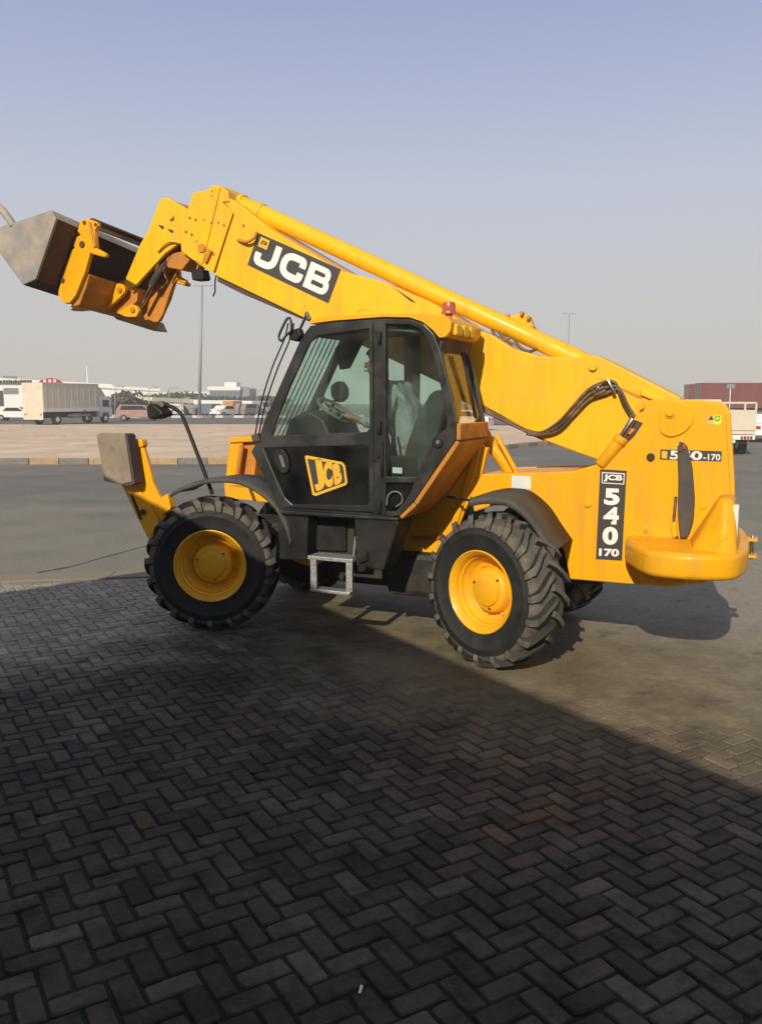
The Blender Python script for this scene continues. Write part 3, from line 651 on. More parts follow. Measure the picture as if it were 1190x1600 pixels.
# ---- fenders
def fender(px, lat0, lat1, name='fender', drop=.05, th=.018):
    """curved mudguard: the line px on the outer edge, reaching in to lat1, with a turned-down lip"""
    pts = spline([P(u, v, lat0) for u, v in px], 5); bm = bmesh.new(); rows = []
    for p in pts:
        c = Vector((p.x, 0, p.z))
        rows.append([bm.verts.new((p.x, lat0, p.z - drop)), bm.verts.new((p.x, lat0, p.z)), bm.verts.new((p.x, lat0 - .04, p.z + .02)), bm.verts.new((p.x, lat1, p.z + .02))])
    for a, b in zip(rows, rows[1:]):
        for k in range(3): bm.faces.new((a[k], a[k + 1], b[k + 1], b[k])).smooth = True
    o = obj(name, bm, 'fender', TH); s_ = o.modifiers.new('thick', 'SOLIDIFY'); s_.thickness = th; s_.offset = -1
    return o
fender([(731, 783), (760, 778), (795, 783), (826, 808), (848, 840), (866, 866)], 1.08, .43)
fender([(266, 772), (290, 760), (330, 750), (372, 752), (405, 768), (430, 792), (446, 822), (453, 850)], 1.12, .75, drop=.03)
cyl('fender_stay', P(735, 782, .9), P(700, 776, .42), .012, 'dark')

# ---- boom
BY = .22
boom = side('boom', [(364, 332), (347, 314), (356, 308), (378, 322), (420, 357), (532, 423), (591, 438), (612, 446), (672, 472), (735, 512), (769, 524), (801, 545), (847, 557), (892, 558), (932, 556), (962, 570), (1062, 622), (1062, 650), (1000, 700), (942, 722), (855, 690), (755, 634), (690, 600), (620, 566), (475, 497), (335, 430)], BY, -BY, 'boom', bev=.012)
side('boom_head', [(301, 301), (326, 296), (331, 289), (345, 290), (356, 299), (358, 315), (347, 316), (364, 332), (333, 426), (310, 413), (283, 393), (281, 370), (288, 330), (294, 324)], BY + .015, -BY - .015, 'boom', boom, bev=.01)
side('head_collar', [(331, 291), (344, 292), (316, 413), (300, 405)], BY + .028, BY + .015, 'boom', boom, bev=.004)
side('head_collar', [(350, 318), (364, 332), (333, 426), (318, 418)], BY + .026, BY + .015, 'boom', boom, bev=.004)
for (u, v) in ((297, 340), (306, 343), (320, 344), (331, 348), (342, 348), (351, 352), (291, 362), (300, 366), (308, 377), (335, 398), (333, 299), (332, 306), (381, 352), (335, 396)):
    pin('bolt_head', u, v, BY + .015 if u < 364 else BY, .012, .016 if not 316 < u < 364 else .02, 'orange', boom)
pin('head_bracket', 317, 388, BY + .015, .045, .03, 'orange', boom)
# nose
nose_px = [(250, 310), (263, 309), (290, 325), (300, 345), (286, 376), (280, 380), (258, 396), (212, 446), (203, 452), (195, 446), (195, 438), (219, 381), (231, 361)]
side('nose_plate', nose_px, BY, BY - .05, 'boom', boom, bev=.008)
side('nose_plate', nose_px, BY, BY - .05, 'boom', boom, bev=.008).location.y = -.39
side('nose_web', [(250, 312), (263, 311), (290, 327), (298, 345), (290, 372), (262, 375), (240, 395), (222, 384), (232, 362)], BY - .05, -BY + .05, 'orange', boom)  # yellow nose inside, coloured orange to paint its shade
side('nose_web', [(283, 393), (300, 402), (284, 422), (262, 418), (258, 398)], BY - .06, -BY + .05, 'orange', boom)  # orange here paints the shaded underside of the nose
pin('nose_pin', 269, 339, BY, .03, .03, 'boom', boom)
decal('arrow_sticker', [(247, 351), (256, 353), (256, 359), (252, 357)], BY, 'decal_grey', boom, .004)
decal('arrow_sticker', [(262, 357), (271, 360), (271, 364), (266, 363)], BY, 'decal_grey', boom, .004)
bm = bmesh.new(); tube(bm, spline([P(247, 393, BY + .02), P(258, 381, BY + .03), P(268, 377, BY + .03), P(283, 380, BY)], 5), .012, 8); obj('grease_pipe', bm, 'boom', boom)
# curved steel handle on the boom side
bm = bmesh.new(); tube(bm, spline([P(372, 375, BY + .01), P(385, 378, BY + .05), P(396, 372, BY + .05), P(401, 363, BY + .01)], 5), .016, 8); obj('hose_guide', bm, 'orange', boom)
# top ram
a = P(374, 317, 0); b = P(985, 600, 0); d = (b - a).normalized()
cyl('top_ram', a, b, .084, 'boom', boom, 32)
cyl('ram_collar', a + d * .22, a + d * .30, .093, 'boom', boom, 32); cyl('ram_collar', a + d * .0, a + d * .05, .095, 'boom', boom, 32)
side('ram_mount', [(346, 292), (358, 296), (378, 312), (376, 332), (360, 325), (348, 312)], .07, -.07, 'orange', boom)
side('ram_trough', [(362, 333), (380, 338), (420, 358), (418, 364), (390, 352), (365, 340)], BY - .01, -BY, 'rust_and_shade', boom)
for (u0, v0, u1, v1) in ((385, 330, 420, 352), (612, 447, 640, 462)):
    pass
side('boom_slot', [(612, 447), (646, 470), (650, 474), (640, 470)], BY + .004, BY, 'rust_and_shade', boom, bev=0)
# small stuff on top behind the ram
side('hose_bracket', [(793, 492), (800, 493), (814, 489), (826, 494), (830, 506), (838, 520), (812, 516), (794, 502)], -.10, -.22, 'boom', boom, bev=.01)
for (u, v) in ((794, 494), (816, 490), (826, 497), (832, 512)):
    pin('fitting', u, v, -.1, .018, .05, 'orange', boom)
for lst in (((768, 515), (776, 527), (788, 531), (797, 527)), ((803, 532), (815, 545), (828, 549), (838, 545)), ((778, 519), (790, 530), (800, 538))):
    bm = bmesh.new(); tube(bm, spline([P(u, v, .12) for u, v in lst], 5), .014, 8); obj('hose', bm, 'hose', boom)
pin('boom_pad', 926, 573, BY, .035, .03, 'boom', boom)
side('boom_fold', [(934, 590), (1000, 618), (1004, 622), (996, 622)], BY + .006, BY, 'orange', boom, bev=0)
side('boom_cover', [(998, 606), (1044, 628), (1040, 634), (1000, 618)], BY + .03, BY, 'boom', boom, bev=.01)
# underside rail and hoses
side('under_rail', [(340, 432), (385, 452), (470, 492), (470, 498), (380, 460), (340, 440)], BY - .03, BY - .12, 'rust_and_shade', boom, bev=.004)
for k in range(3):
    la = .19 - .04 * k
    bm = bmesh.new(); tube(bm, spline([P(u, v, la) for u, v in ((385, 447), (398, 458 + 3 * k), (415, 462 + 2 * k), (440, 474 + k), (470, 494), (520, 518))], 5), .012, 8); obj('hose', bm, 'hose', boom)
    bm = bmesh.new(); tube(bm, spline([P(u, v + k * 3.5, .2) for u, v in ((700, 605), (752, 633), (790, 652), (832, 672), (850, 680))], 4), .013, 8); obj('hose', bm, 'hose', boom)
for k in range(3):
    dy = k * 9
    pts = [(822, 672 + k * 3), (845, 676 + k * 2), (872, 660 + dy * .7), (895, 635 + dy * .8), (920, 608 + dy * .9), (945, 597 + dy), (958, 597 + dy * .7), (964 + k * 2, 606 + k * 2), (974 + k * 3, 632 + k), (986 + k * 3, 652)]
    bm = bmesh.new(); tube(bm, spline([P(u, v, BY + .03 + .006 * k) for u, v in pts], 5), .014, 8); obj('hose', bm, 'hose', boom)
for (q0, q1) in (((948, 592), (960, 616)), ((935, 604), (930, 612))):
    cyl('hose_clamp', P(*q0, BY + .06), P(*q1, BY + .06), .013, 'chrome', boom)
for k in range(3):
    cyl('hose_ferrule', P(921 + k * 3, 609 + 5 * k, BY + .05), P(940 + k * 3, 600 + 5 * k, BY + .05), .019, 'hose', boom)
# lift ram beside the boom
cyl('lift_ram_rod', P(988, 654, .45), P(964, 694, .45), .026, 'chrome')
cyl('lift_ram', P(969, 687, .43), P(938, 726, .40), .05, 'yellow'); cyl('ram_gland', P(972, 682, .43), P(966, 691, .43), .056, 'yellow')
side('ram_recess_shade', [(984, 653), (1004, 661), (990, 682), (977, 694), (972, 686)], .424, .415, 'rust_and_shade', bev=0)  # flat dark plate painting the shade of the hole beside the rod
side('ram_strut', [(984, 668), (992, 671), (984, 680), (978, 678)], .44, .424, 'orange')
pin('hose_eye', 979, 684, .43, .02, .015, 'rust_and_shade')
cyl('compensation_ram', P(745, 665, .1), P(805, 745, .1), .06, 'yellow'); cyl('compensation_ram', P(775, 680, .28), P(812, 748, .28), .022, 'yellow')
# logo panel on the boom
st = decal('logo_panel', [(404, 364), (532.5, 421), (513, 474), (387, 414)], BY, 'decal_grey', boom, .004)
def bq(a0, b0, a1, b1):
    TL, TR, BR, BL = Vector((404, 364)), Vector((532.5, 421)), Vector((513, 474)), Vector((387, 414))
    f = lambda a, b: tuple((TL.lerp(TR, a)).lerp(BL.lerp(BR, a), b))
    return [f(a0, b0), f(a1, b0), f(a1, b1), f(a0, b1)]
def blk(polys, name):
    """logo letter built from strokes in the panel's own square"""
    bm = bmesh.new()
    for pl_ in polys:
        pts = []
        for a, b in pl_:
            u, v = bq(a, b, a, b)[0]; pts.append(P(u, v, BY) + Vector((0, .009, 0)))
        bm.faces.new([bm.verts.new(p) for p in pts])
    obj(name, bm, 'decal_white', st)
def ribbon(cl, cell, w, name='letter', lat=BY, off=.009, mm='decal_white', par=None, closed=False, raw=None):
    '''flat letter stroke: centre line cl in the unit square of cell (a0, b0, a1, b1) of the panel'''
    a0, b0, a1, b1 = cell; asp = raw
    pts = [Vector(p) for p in cl]; n = len(pts); bm = bmesh.new(); prev = None; first = None
    for i in range(n):
        A = pts[i - 1] if (closed or i) else pts[0]; B = pts[(i + 1) % n] if (closed or i < n - 1) else pts[-1]
        d = (B - A).normalized(); nn = Vector((-d.y, d.x)) * w / 2
        row = []
        for q in (pts[i] + nn, pts[i] - nn):
            u, v = bq(a0 + (a1 - a0) * q.x, b0 + (b1 - b0) * q.y, 1, 1)[0]; row.append(bm.verts.new(P(u, v, lat) + Vector((0, off, 0))))
        if prev: bm.faces.new((prev[0], row[0], row[1], prev[1]))
        else: first = row
        prev = row
    if closed: bm.faces.new((prev[0], first[0], first[1], prev[1]))
    return obj(name, bm, mm, par or st)
def rc(pts, r_, n_=6): return rounded_open(pts, r_, n_)
def rounded_open(pts, r_, n_=6):
    o_ = [tuple(pts[0])]
    for i in range(1, len(pts) - 1):
        p = Vector(pts[i]); a = Vector(pts[i - 1]) - p; b = Vector(pts[i + 1]) - p; q = min(r_, a.length * .49, b.length * .49)
        p1 = p + a.normalized() * q; p2 = p + b.normalized() * q
        for k in range(n_ + 1):
            t = k / n_; z_ = p1 * (1 - t) ** 2 + p * 2 * t * (1 - t) + p2 * t * t; o_.append(tuple(z_))
    o_.append(tuple(pts[-1])); return o_
ribbon(rounded_open([(.84, .0), (.84, .87), (.12, .87), (.12, .52)], .42), (.045, .12, .32, .88), .27)
ribbon(rounded_open([(.86, .40), (.86, .13), (.13, .13), (.13, .87), (.86, .87), (.86, .60)], .36), (.345, .12, .635, .88), .26)
ribbon(rounded_open([(.13, .12), (.80, .12), (.80, .49), (.13, .49)], .24), (.665, .12, .955, .88), .22)
ribbon(rounded_open([(.13, .495), (.86, .495), (.86, .88), (.13, .88)], .24), (.665, .12, .955, .88), .22, off=.0095)
ribbon([(.13, .01), (.13, .5), (.13, .99)], (.665, .12, .955, .88), .26, off=.010)
decal('logo_square', bq(.035, .06, .165, .40), BY, 'decal_grey', st, .010)
decal('logo_square', bq(.045, .07, .155, .36), BY, 'decal_yellow', st, .012)
letters('JCB', bq(.065, .14, .135, .28), BY, 'decal_grey', st, bold=.06, off=.014)
side('boom_shackle', [(324, 388), (330, 392), (322, 410), (318, 410)], BY + .06, BY + .03, 'orange', boom, bev=.004)
# work lamp under the boom head and loose cable
side('work_lamp', rounded([(298, 422), (315, 420), (318, 434), (316, 437), (300, 438)], 2), BY + .03, BY - .1, 'satin', boom, bev=.01)
cyl('lamp_bracket', P(308, 421, BY - .03), P(313, 408, BY - .03), .012, 'orange', boom)
bm = bmesh.new(); tube(bm, spline([P(u, v, BY) for u, v in ((338, 430), (336, 442), (336, 455), (333, 463))], 5), .008, 6); obj('cable', bm, 'satin', boom)

# ---- carriage and bucket at the boom end (both hang a little low on the far side)
att = empty('attachment', (0, 0, 0), 0, TH)
ROLL = math.tan(R(5.5))
def roll(o, lat0):
    for v in o.data.vertices: v.co.z += (v.co.y - lat0) * ROLL
    return o
car_lat = .70
up = [(128.6, 342.5), (134, 341), (151, 346), (153, 352), (148, 360), (150, 386), (142, 392), (133, 425), (118, 462), (109, 473), (102, 474), (96, 471), (91, 461), (92, 450), (99, 425), (112, 390), (117, 387), (114, 384), (116, 377), (120, 370), (126, 367), (121, 361), (125.5, 346)]
def cside(name, px, l0, l1, m, shift=0., **kw):
    o = side(name, px, l0, l1, m, att, **kw)
    for v in o.data.vertices:
        v.co.y += shift; v.co.z += (v.co.y - car_lat) * ROLL
    return o
cside('carriage_upright', up, car_lat, car_lat - .05, 'yellow', bev=.006)
cside('carriage_upright', up, car_lat, car_lat - .05, 'orange', shift=-1.35, bev=.006)  # far copy of the yellow upright, shade painted in as orange
cside('carriage_lug', [(142, 389), (150, 387), (166, 396), (165, 402), (158, 401), (141, 396)], car_lat + .01, car_lat - .04, 'yellow', bev=.012)
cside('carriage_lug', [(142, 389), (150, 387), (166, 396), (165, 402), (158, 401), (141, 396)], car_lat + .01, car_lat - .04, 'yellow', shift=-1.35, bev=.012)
cside('carriage_strap', [(138, 347), (142, 347), (150, 384), (146, 388)], car_lat + .012, car_lat, 'orange', bev=.003)
for (u, v, r_) in ((132.5, 348, .02), (129, 382, .035), (98.5, 438, .028), (150, 351, .016)):
    p = P(u, v, car_lat); o = cyl('carriage_pin', p, p + Vector((0, .012, 0)), r_, 'rust_and_shade', att)
# carriage back: lower and upper cross members, and side flanges
cside('carriage_beam', [(109, 473), (118, 462), (126, 440), (133, 425), (140, 428), (134, 450), (124, 476), (116, 478)], car_lat - .05, -car_lat + .07, 'orange', bev=.01)
cside('carriage_beam', [(134, 343), (146, 346), (150, 356), (137, 353)], car_lat - .05, -car_lat + .07, 'scuffed', bev=.01)
cside('carriage_tube', [(140, 340), (146, 340), (149, 344), (146, 348), (140, 347)], car_lat - .02, -car_lat + .07, 'rust_and_shade', bev=.01)
for l in (.24, -.19):
    cside('carriage_ear', [(109, 473), (124, 474), (160, 470), (166, 452), (158, 446), (146, 452), (126, 455)], l, l - .05, 'yellow' if l > 0 else 'orange', bev=.008)  # far ear takes orange as painted shade
# pivot ears seen right of the beam
side('pivot_ear', rounded([(158, 484), (176, 448), (185, 442), (194, 445), (196, 455), (186, 466), (170, 480)], 4), BY + .05, BY, 'yellow', att, bev=.006)
pin('pivot_pin', 188, 453, BY + .05, .03, .02, 'orange', att)
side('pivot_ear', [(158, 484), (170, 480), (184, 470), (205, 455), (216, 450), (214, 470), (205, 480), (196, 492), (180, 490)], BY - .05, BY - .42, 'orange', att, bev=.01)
side('ram_ear', rounded([(184, 489), (197, 480), (205, 475), (213, 478), (217, 486), (213, 495), (196, 495)], 3), BY + .05, BY, 'yellow', att, bev=.006)
pin('ram_pin', 208, 484, BY + .05, .03, .02, 'orange', att)
side('linkage_bar', [(186, 440), (192, 438), (212, 450), (208, 458)], BY - .02, BY - .06, 'orange', att, bev=.006)
for l in (.12, -.02):
    cyl('tilt_ram_rod', P(220, 480, l), P(246, 430, l), .022, 'chrome', att); cyl('tilt_ram', P(238, 446, l), P(262, 402, l), .045, 'rust_and_shade', att)
side('far_flange', [(246, 430), (272, 425), (279, 424), (276, 436), (268, 450), (254, 492), (247, 503), (236, 504), (226, 500), (222, 488)], -.02, -.06, 'orange', att, bev=.01)
cyl('lug_pin', P(272, 431, -.05), P(292, 441, -.05), .03, 'yellow', att, r2=.022)
bm = bmesh.new(); tube(bm, spline([P(u, v, .15) for u, v in ((270, 395), (262, 412), (256, 425), (262, 440), (250, 452))], 5), .012, 8); obj('hose', bm, 'hose', att)

bk_lat = .99
bucket = empty('bucket', (0, 0, 0), 0, TH)
def bside(name, px, l0, l1, m, **kw):
    o = side(name, px, bk_lat, bk_lat + (l1 - l0), m, bucket, **kw)
    for v in o.data.vertices:
        v.co.y += l0 - bk_lat; v.co.z += (v.co.y - bk_lat) * math.tan(R(7.5))
    return o
prof = [(36, 445), (56, 436), (88, 341), (80, 328), (38, 342.5), (-24, 362)]
bside('end_plate', prof, bk_lat, bk_lat - .03, 'steel', bev=.004)
bside('end_plate', prof, -bk_lat, -bk_lat + .03, 'rust_and_shade', bev=.004)  # far copy of the steel end plate, darkened to paint shade
bside('back_sheet', [(56, 436), (88, 341), (84.5, 341), (52.5, 436)], bk_lat - .03, -bk_lat + .03, 'rust_and_shade', bev=0)  # shaded back of the bucket, its shade put into the dark colour
bside('top_rail', [(88, 341), (80, 328), (76, 329), (84, 342)], bk_lat - .03, -bk_lat + .03, 'steel', bev=0)
bside('heel_sheet', [(36, 445), (56, 436), (53, 433), (35, 441)], bk_lat - .03, -bk_lat + .03, 'rust_and_shade', bev=0)
bside('floor_sheet', [(36, 445), (-24, 362), (-22, 359), (38, 440)], bk_lat - .03, -bk_lat + .03, 'steel', bev=0)
bside('wear_edge', [(34, 444), (44, 456), (68, 458), (60, 440)], -.30, -bk_lat + .01, 'scuffed', bev=.01)
o = bside('wear_plate', [(35, 444), (46, 452), (64, 453), (58, 440)], .25, -.30, 'steel', bev=.01)
bm = bmesh.new(); tube(bm, spline([P(u, v, .96) for u, v in ((-24, 306), (-6, 321), (6, 331), (15, 343), (22, 354))], 6), .04, 10); obj('bent_bar', bm, 'steel', bucket)

# ---- cab
cab = empty('cab', (0, 0, 0), 0, TH)
CL, CR = 1.12, .36
outer = [(484, 509), (520, 503), (600, 497), (640, 498), (662, 506), (678, 522), (690, 557), (704, 615), (713, 660), (712, 686), (695, 712), (645, 785), (625, 806), (600, 809), (440, 797), (424, 768), (392, 706), (403, 686), (412, 660), (440, 595), (470, 528)]
door_hole = [(489, 520), (578, 509), (579, 690), (579, 795), (450, 789), (436, 765), (412, 706), (420, 682), (446, 610), (478, 536)]
rwin = [(603, 507), (640, 508), (656, 514), (667, 530), (678, 562), (690, 615), (698, 655), (696, 670), (686, 677), (676, 686), (672, 697), (650, 745), (603, 745)]
lwin = [(603, 755), (646, 755), (640, 772), (618, 799), (603, 799)]
side('cab_frame', outer, CL, CL - .06, 'black', cab, bev=.01, holes=[door_hole, rwin, lwin])
side('cab_frame', outer, CR + .06, CR, 'black', cab, bev=.01, holes=[[(a * 1., b) for a, b in door_hole[:3]] + [(579, 700), (420, 700), (420, 682), (446, 610), (478, 536)], rwin])
# (the inner frame is traced on its own plane, so shift it to stand square behind the outer one)
fr2 = cab.children[-1]
sh = P(600, 600, CL) - P(600, 600, CR); 
sc0 = (P(500, 600, CL).x - P(700, 600, CL).x) / (P(500, 600, CR).x - P(700, 600, CR).x)
zc = [P(u, v, CL) for u, v in outer]
def outer3(pxs, lat): return [Vector((P(u, v, CL).x, lat, P(u, v, CL).z)) for u, v in pxs]
bpy.data.objects.remove(fr2)
bm = bmesh.new(); extr(bm, outer3(outer, CR), (0, .05, 0), [outer3([(489, 520), (578, 509), (579, 700), (415, 698), (446, 610), (478, 536)], CR), outer3(rwin[:9] + [(650, 700), (603, 700)], CR)]); obj('cab_frame', bm, 'black', cab, bev=.008)
side('window_pane', rwin, CL - .025, CL - .031, 'glass', cab, bev=0)
side('window_pane', lwin, CL - .025, CL - .031, 'dark_glass', cab, bev=0)
bm = bmesh.new(); extr(bm, outer3([(489, 520), (578, 509), (579, 700), (415, 698), (446, 610), (478, 536)], CR + .02), (0, .006, 0)); obj('window_pane', bm, 'glass', cab)
bm = bmesh.new(); extr(bm, outer3(rwin[:9] + [(650, 700), (603, 700)], CR + .02), (0, .006, 0)); obj('window_pane', bm, 'glass', cab)
# door
door = side('door', [(486, 513), (581, 504), (583, 690), (583, 801), (443, 793), (428, 764), (401, 706), (413, 681), (442, 603), (474, 530)], CL + .02, CL - .01, 'black', cab, bev=.008,
            holes=[[(497, 525), (576, 514), (577, 668), (572, 675), (425, 681), (430, 662), (452, 606), (484, 535)], [(411, 700), (572, 696), (576, 702), (576, 786), (572, 790), (456, 788), (445, 778), (432, 750)]])
side('door_glass', [(495, 523), (578, 512), (579, 668), (574, 677), (423, 683), (428, 662), (450, 604), (482, 533)], CL + .008, CL + .002, 'glass', door, bev=0)
side('door_glass', [(409, 698), (574, 694), (578, 702), (578, 788), (572, 792), (454, 790), (443, 780), (430, 750)], CL + .008, CL + .002, 'dark_glass', door, bev=0)
side('door_handle', rounded([(427, 704), (441, 701), (450, 715), (451, 732), (446, 741), (436, 738), (428, 720)], 5), CL + .045, CL + .02, 'satin', door, bev=.01)
side('handle_grip', rounded([(435, 711), (440, 711), (446, 730), (441, 731)], 2), CL + .055, CL + .045, 'trim', door, bev=.004)
for v in (527, 668, 705, 792):
    cyl('hinge', P(592, v - 9, CL + .03), P(592, v + 9, CL + .03), .018, 'satin', door)
cyl('door_gas_strut', P(596, 690, CL + .03), P(596, 745, CL + .03), .012, 'satin', door)
side('b_pillar', [(583, 503), (602, 501), (602, 806), (583, 803)], CL + .012, CL - .05, 'black', cab, bev=.008)
pin('latch', 684, 691, CL, .045, .02, 'satin', cab); pin('latch_button', 684, 691, CL + .02, .018, .012, 'trim', cab)
bm = bmesh.new(); tube(bm, spline([P(u, v, CL + .01) for u, v in ((604, 790), (606, 775), (615, 768), (626, 772), (628, 784), (618, 792))], 5), .008, 6); obj('pipe_loop', bm, 'trim', cab)
# door logo: yellow outline growing to the left, letters inside
lg = side('logo_badge', [(476, 713), (479, 711.5), (534, 722), (539, 728), (542.5, 754), (540, 758), (493, 775), (488, 773)], CL + .014, CL + .009, 'decal_yellow', door, bev=0,
          holes=[[(480, 716.5), (533, 725.5), (536, 730), (539, 753), (537, 755), (493, 770.5), (491, 769)]])
side('logo_field', [(480, 716.5), (533, 725.5), (536, 730), (539, 753), (537, 755), (493, 770.5), (491, 769)], CL + .012, CL + .009, 'decal_grey', lg, bev=0)
letters('J', [(487, 720), (503, 722.5), (510, 763), (494, 768)], CL, 'decal_yellow', lg, bold=.07, off=.014)
letters('C', [(505, 723), (518, 725.5), (522, 759), (508, 763)], CL, 'decal_yellow', lg, bold=.07, off=.014)
letters('B', [(520, 726), (533, 728.5), (536, 754), (524, 758)], CL, 'decal_yellow', lg, bold=.07, off=.014)
# rear face: glass above, yellow slope below, its shade painted in orange; front face with guard bars
def strip(name, a, b, l0, l1, th, m, parent=cab, **kw):
    """panel between two points of the side outline a, b reaching across from lateral l0 to l1"""
    A, B = P(*a, CL), P(*b, CL); n = Vector((-(B.z - A.z), 0, B.x - A.x)).normalized() * th
    bm = bmesh.new(); extr(bm, [(A.x, l0, A.z), (B.x, l0, B.z), (B.x, l1, B.z), (A.x, l1, A.z)], n); return obj(name, bm, m, parent, **kw)
strip('rear_window', (683, 548), (711, 662), CL - .06, CR + .06, .006, 'bronze_glass')
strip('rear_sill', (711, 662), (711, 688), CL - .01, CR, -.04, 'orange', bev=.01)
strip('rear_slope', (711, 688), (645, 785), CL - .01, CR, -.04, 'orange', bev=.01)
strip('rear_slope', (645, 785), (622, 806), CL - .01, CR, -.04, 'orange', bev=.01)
strip('cab_floor', (622, 800), (440, 792), CL - .06, CR, -.04, 'satin')
strip('front_lower', (440, 794), (394, 706), CL - .06, CR, .03, 'satin')
strip('front_window', (404, 690), (484, 512), CL - .06, CR + .06, .006, 'glass')
for k in range(7):
    l = CL - .14 - k * .085
    a, b = P(405, 690, CL), P(486, 512, CL)
    cyl('guard_bar', (a.x + .02, l, a.z), (b.x + .02, l, b.z), .0065, 'black', cab, 6)
for l in (CL + .01,):
    for dx in (0, 9):
        bm = bmesh.new(); tube(bm, spline([P(398 + dx * .6, 683, l), P(408 + dx * .8, 630, l), P(425 + dx, 575, l), P(444 + dx, 530, l), P(450 + dx, 505, l)], 5), .007, 6); obj('wiper_rail', bm, 'black', cab)
side('rail_foot', [(392, 680), (402, 677), (406, 690), (394, 690)], CL + .02, CL - .03, 'rust_and_shade', cab, bev=.005)
# round-cornered work light and mirror frame at the top front corner
bm = bmesh.new(); tube(bm, spline([P(u, v, CL + .06) for u, v in ((437, 531), (436, 524), (446, 502), (451, 497), (454, 500), (455, 516), (447, 524), (441, 532), (437, 531))], 4), .012, 8); obj('mirror_frame', bm, 'black', cab)
side('top_lamp', rounded([(452, 516), (466, 512), (470, 524), (462, 534), (450, 530)], 3), CL + .04, CL - .04, 'satin', cab, bev=.012)
cyl('lamp_stem', P(466, 520, CL - .02), P(480, 490, CL - .1), .012, 'satin', cab); cyl('lamp_stem', P(478, 488, CL - .1), P(484, 500, CL - .1), .018, 'trim', cab)
# roof
side('roof', rounded([(482, 506), (484, 500), (520, 494), (600, 490), (665, 490), (696, 494), (705, 503), (703, 517), (696, 526), (686, 528), (676, 516), (660, 503), (640, 496), (600, 495), (520, 501)], 3), CL + .01, CR, 'yellow', cab, bev=.02, seg=3)
bm = bmesh.new(); tube(bm, spline([P(u, v, CL - .1) for u, v in ((556, 494), (560, 486), (570, 483), (582, 486), (587, 493))], 4), .008, 6); obj('roof_rail', bm, 'decal_yellow', cab)
side('roof_lining', [(492, 515), (600, 502), (655, 506), (668, 522), (600, 516), (498, 528)], CL - .07, CR + .06, 'trim', cab, bev=.01)
p = P(701, 489, .85)
bm = bmesh.new(); lathe(bm, [(0, .0), (.062, .0), (.062, .02), (.055, .03), (.056, .07), (.048, .095), (0, .10)], 24)
for v in bm.verts: v.co = Vector((p.x + v.co.x, p.y + v.co.z, p.z + v.co.y - .01))
bc = obj('beacon', bm, 'beacon', cab, smooth=True)
cyl('beacon_post', (p.x, p.y, p.z - .09), (p.x, p.y, p.z), .03, 'orange', bc)
# ribbed rear edge of the roof and the dark header under it
A_, B_ = P(703, 503, CL), P(696, 526, CL)
for l in (.98, .80, .62):
    bm = bmesh.new(); box(bm, A_.x - .035, A_.x + .06, l - .075, l + .075, B_.z + .01, A_.z - .005); obj('roof_rib', bm, 'boom', cab, bev=.02)
strip('rear_header', (690, 528), (685, 548), CL - .03, CR, .02, 'rust_and_shade')
cyl('washer_hose', P(690, 545, CL) + Vector((-.02, -.42, 0)), P(710, 655, CL) + Vector((-.02, -.45, 0)), .008, 'satin', cab)
cyl('washer_hose', P(690, 545, CL) + Vector((-.02, -.50, 0)), P(710, 655, CL) + Vector((-.02, -.49, 0)), .008, 'satin', cab)
# interior
IL = .74
side('seat_back', rounded([(672, 612), (688, 608), (693, 622), (690, 660), (676, 705), (655, 748), (628, 745), (632, 700), (650, 650)], 8), IL + .24, IL - .24, 'seat', cab, bev=.05, seg=3)
side('seat_cushion', rounded([(560, 730), (650, 735), (655, 765), (570, 762)], 8), IL + .25, IL - .25, 'seat', cab, bev=.05, seg=3)
side('seat_base', [(585, 762), (640, 765), (640, 800), (585, 800)], IL + .2, IL - .2, 'satin', cab)
side('dashboard', rounded([(440, 690), (452, 655), (480, 640), (505, 655), (520, 690), (520, 715), (450, 715)], 5), IL + .3, CR + .06, 'satin', cab, bev=.03)
cyl('steering_column', P(500, 690, IL), P(528, 640, IL), .03, 'satin', cab)
stw = empty('steering_wheel', P(526, 642, IL), 0, cab); stw.rotation_euler = (0, R(-34), 0)
bm = bmesh.new(); n = 36; ring = [Vector((math.cos(k / n * 6.2832) * .19, math.sin(k / n * 6.2832) * .19, 0)) for k in range(n)] 
tube(bm, ring + [ring[0]], .016, 8, caps=False); obj('rim', bm, 'trim', stw)
for k in range(3):
    a = k * 2.094; bm = bmesh.new(); tube(bm, [(0, 0, -.02), (math.cos(a) * .18, math.sin(a) * .18, 0)], .014, 6); obj('spoke', bm, 'trim', stw)
cyl('hub', (0, 0, -.04), (0, 0, .015), .04, 'trim', stw)
cyl('wheel_knob', (.12, .13, 0), (.12, .13, .07), .02, 'satin', stw)
side('instrument_pod', rounded([(515, 602), (528, 594), (537, 605), (537, 622), (526, 630), (516, 620)], 5), IL - .1, IL - .22, 'satin', cab, bev=.02)
cyl('pod_stalk', P(522, 625, IL - .16), P(512, 660, IL - .16), .015, 'satin', cab)
side('sun_blind', [(522, 545), (545, 520), (575, 516), (560, 545), (545, 575), (530, 578)], CR + .12, CR + .08, 'satin', cab, bev=.01)
side('side_console', rounded([(606, 712), (648, 714), (652, 745), (608, 745)], 4), IL + .26, IL + .2, 'satin', cab, bev=.02)
side('document_card', [(613, 730), (628, 731), (628, 740), (613, 739)], CL - .07, CL - .075, 'label', cab, bev=0)
for (u, v) in ((610, 672), (618, 668)):
    cyl('control_lever', P(u, 700, IL + .3), P(u - 6, v, IL + .3), .01, 'satin', cab)

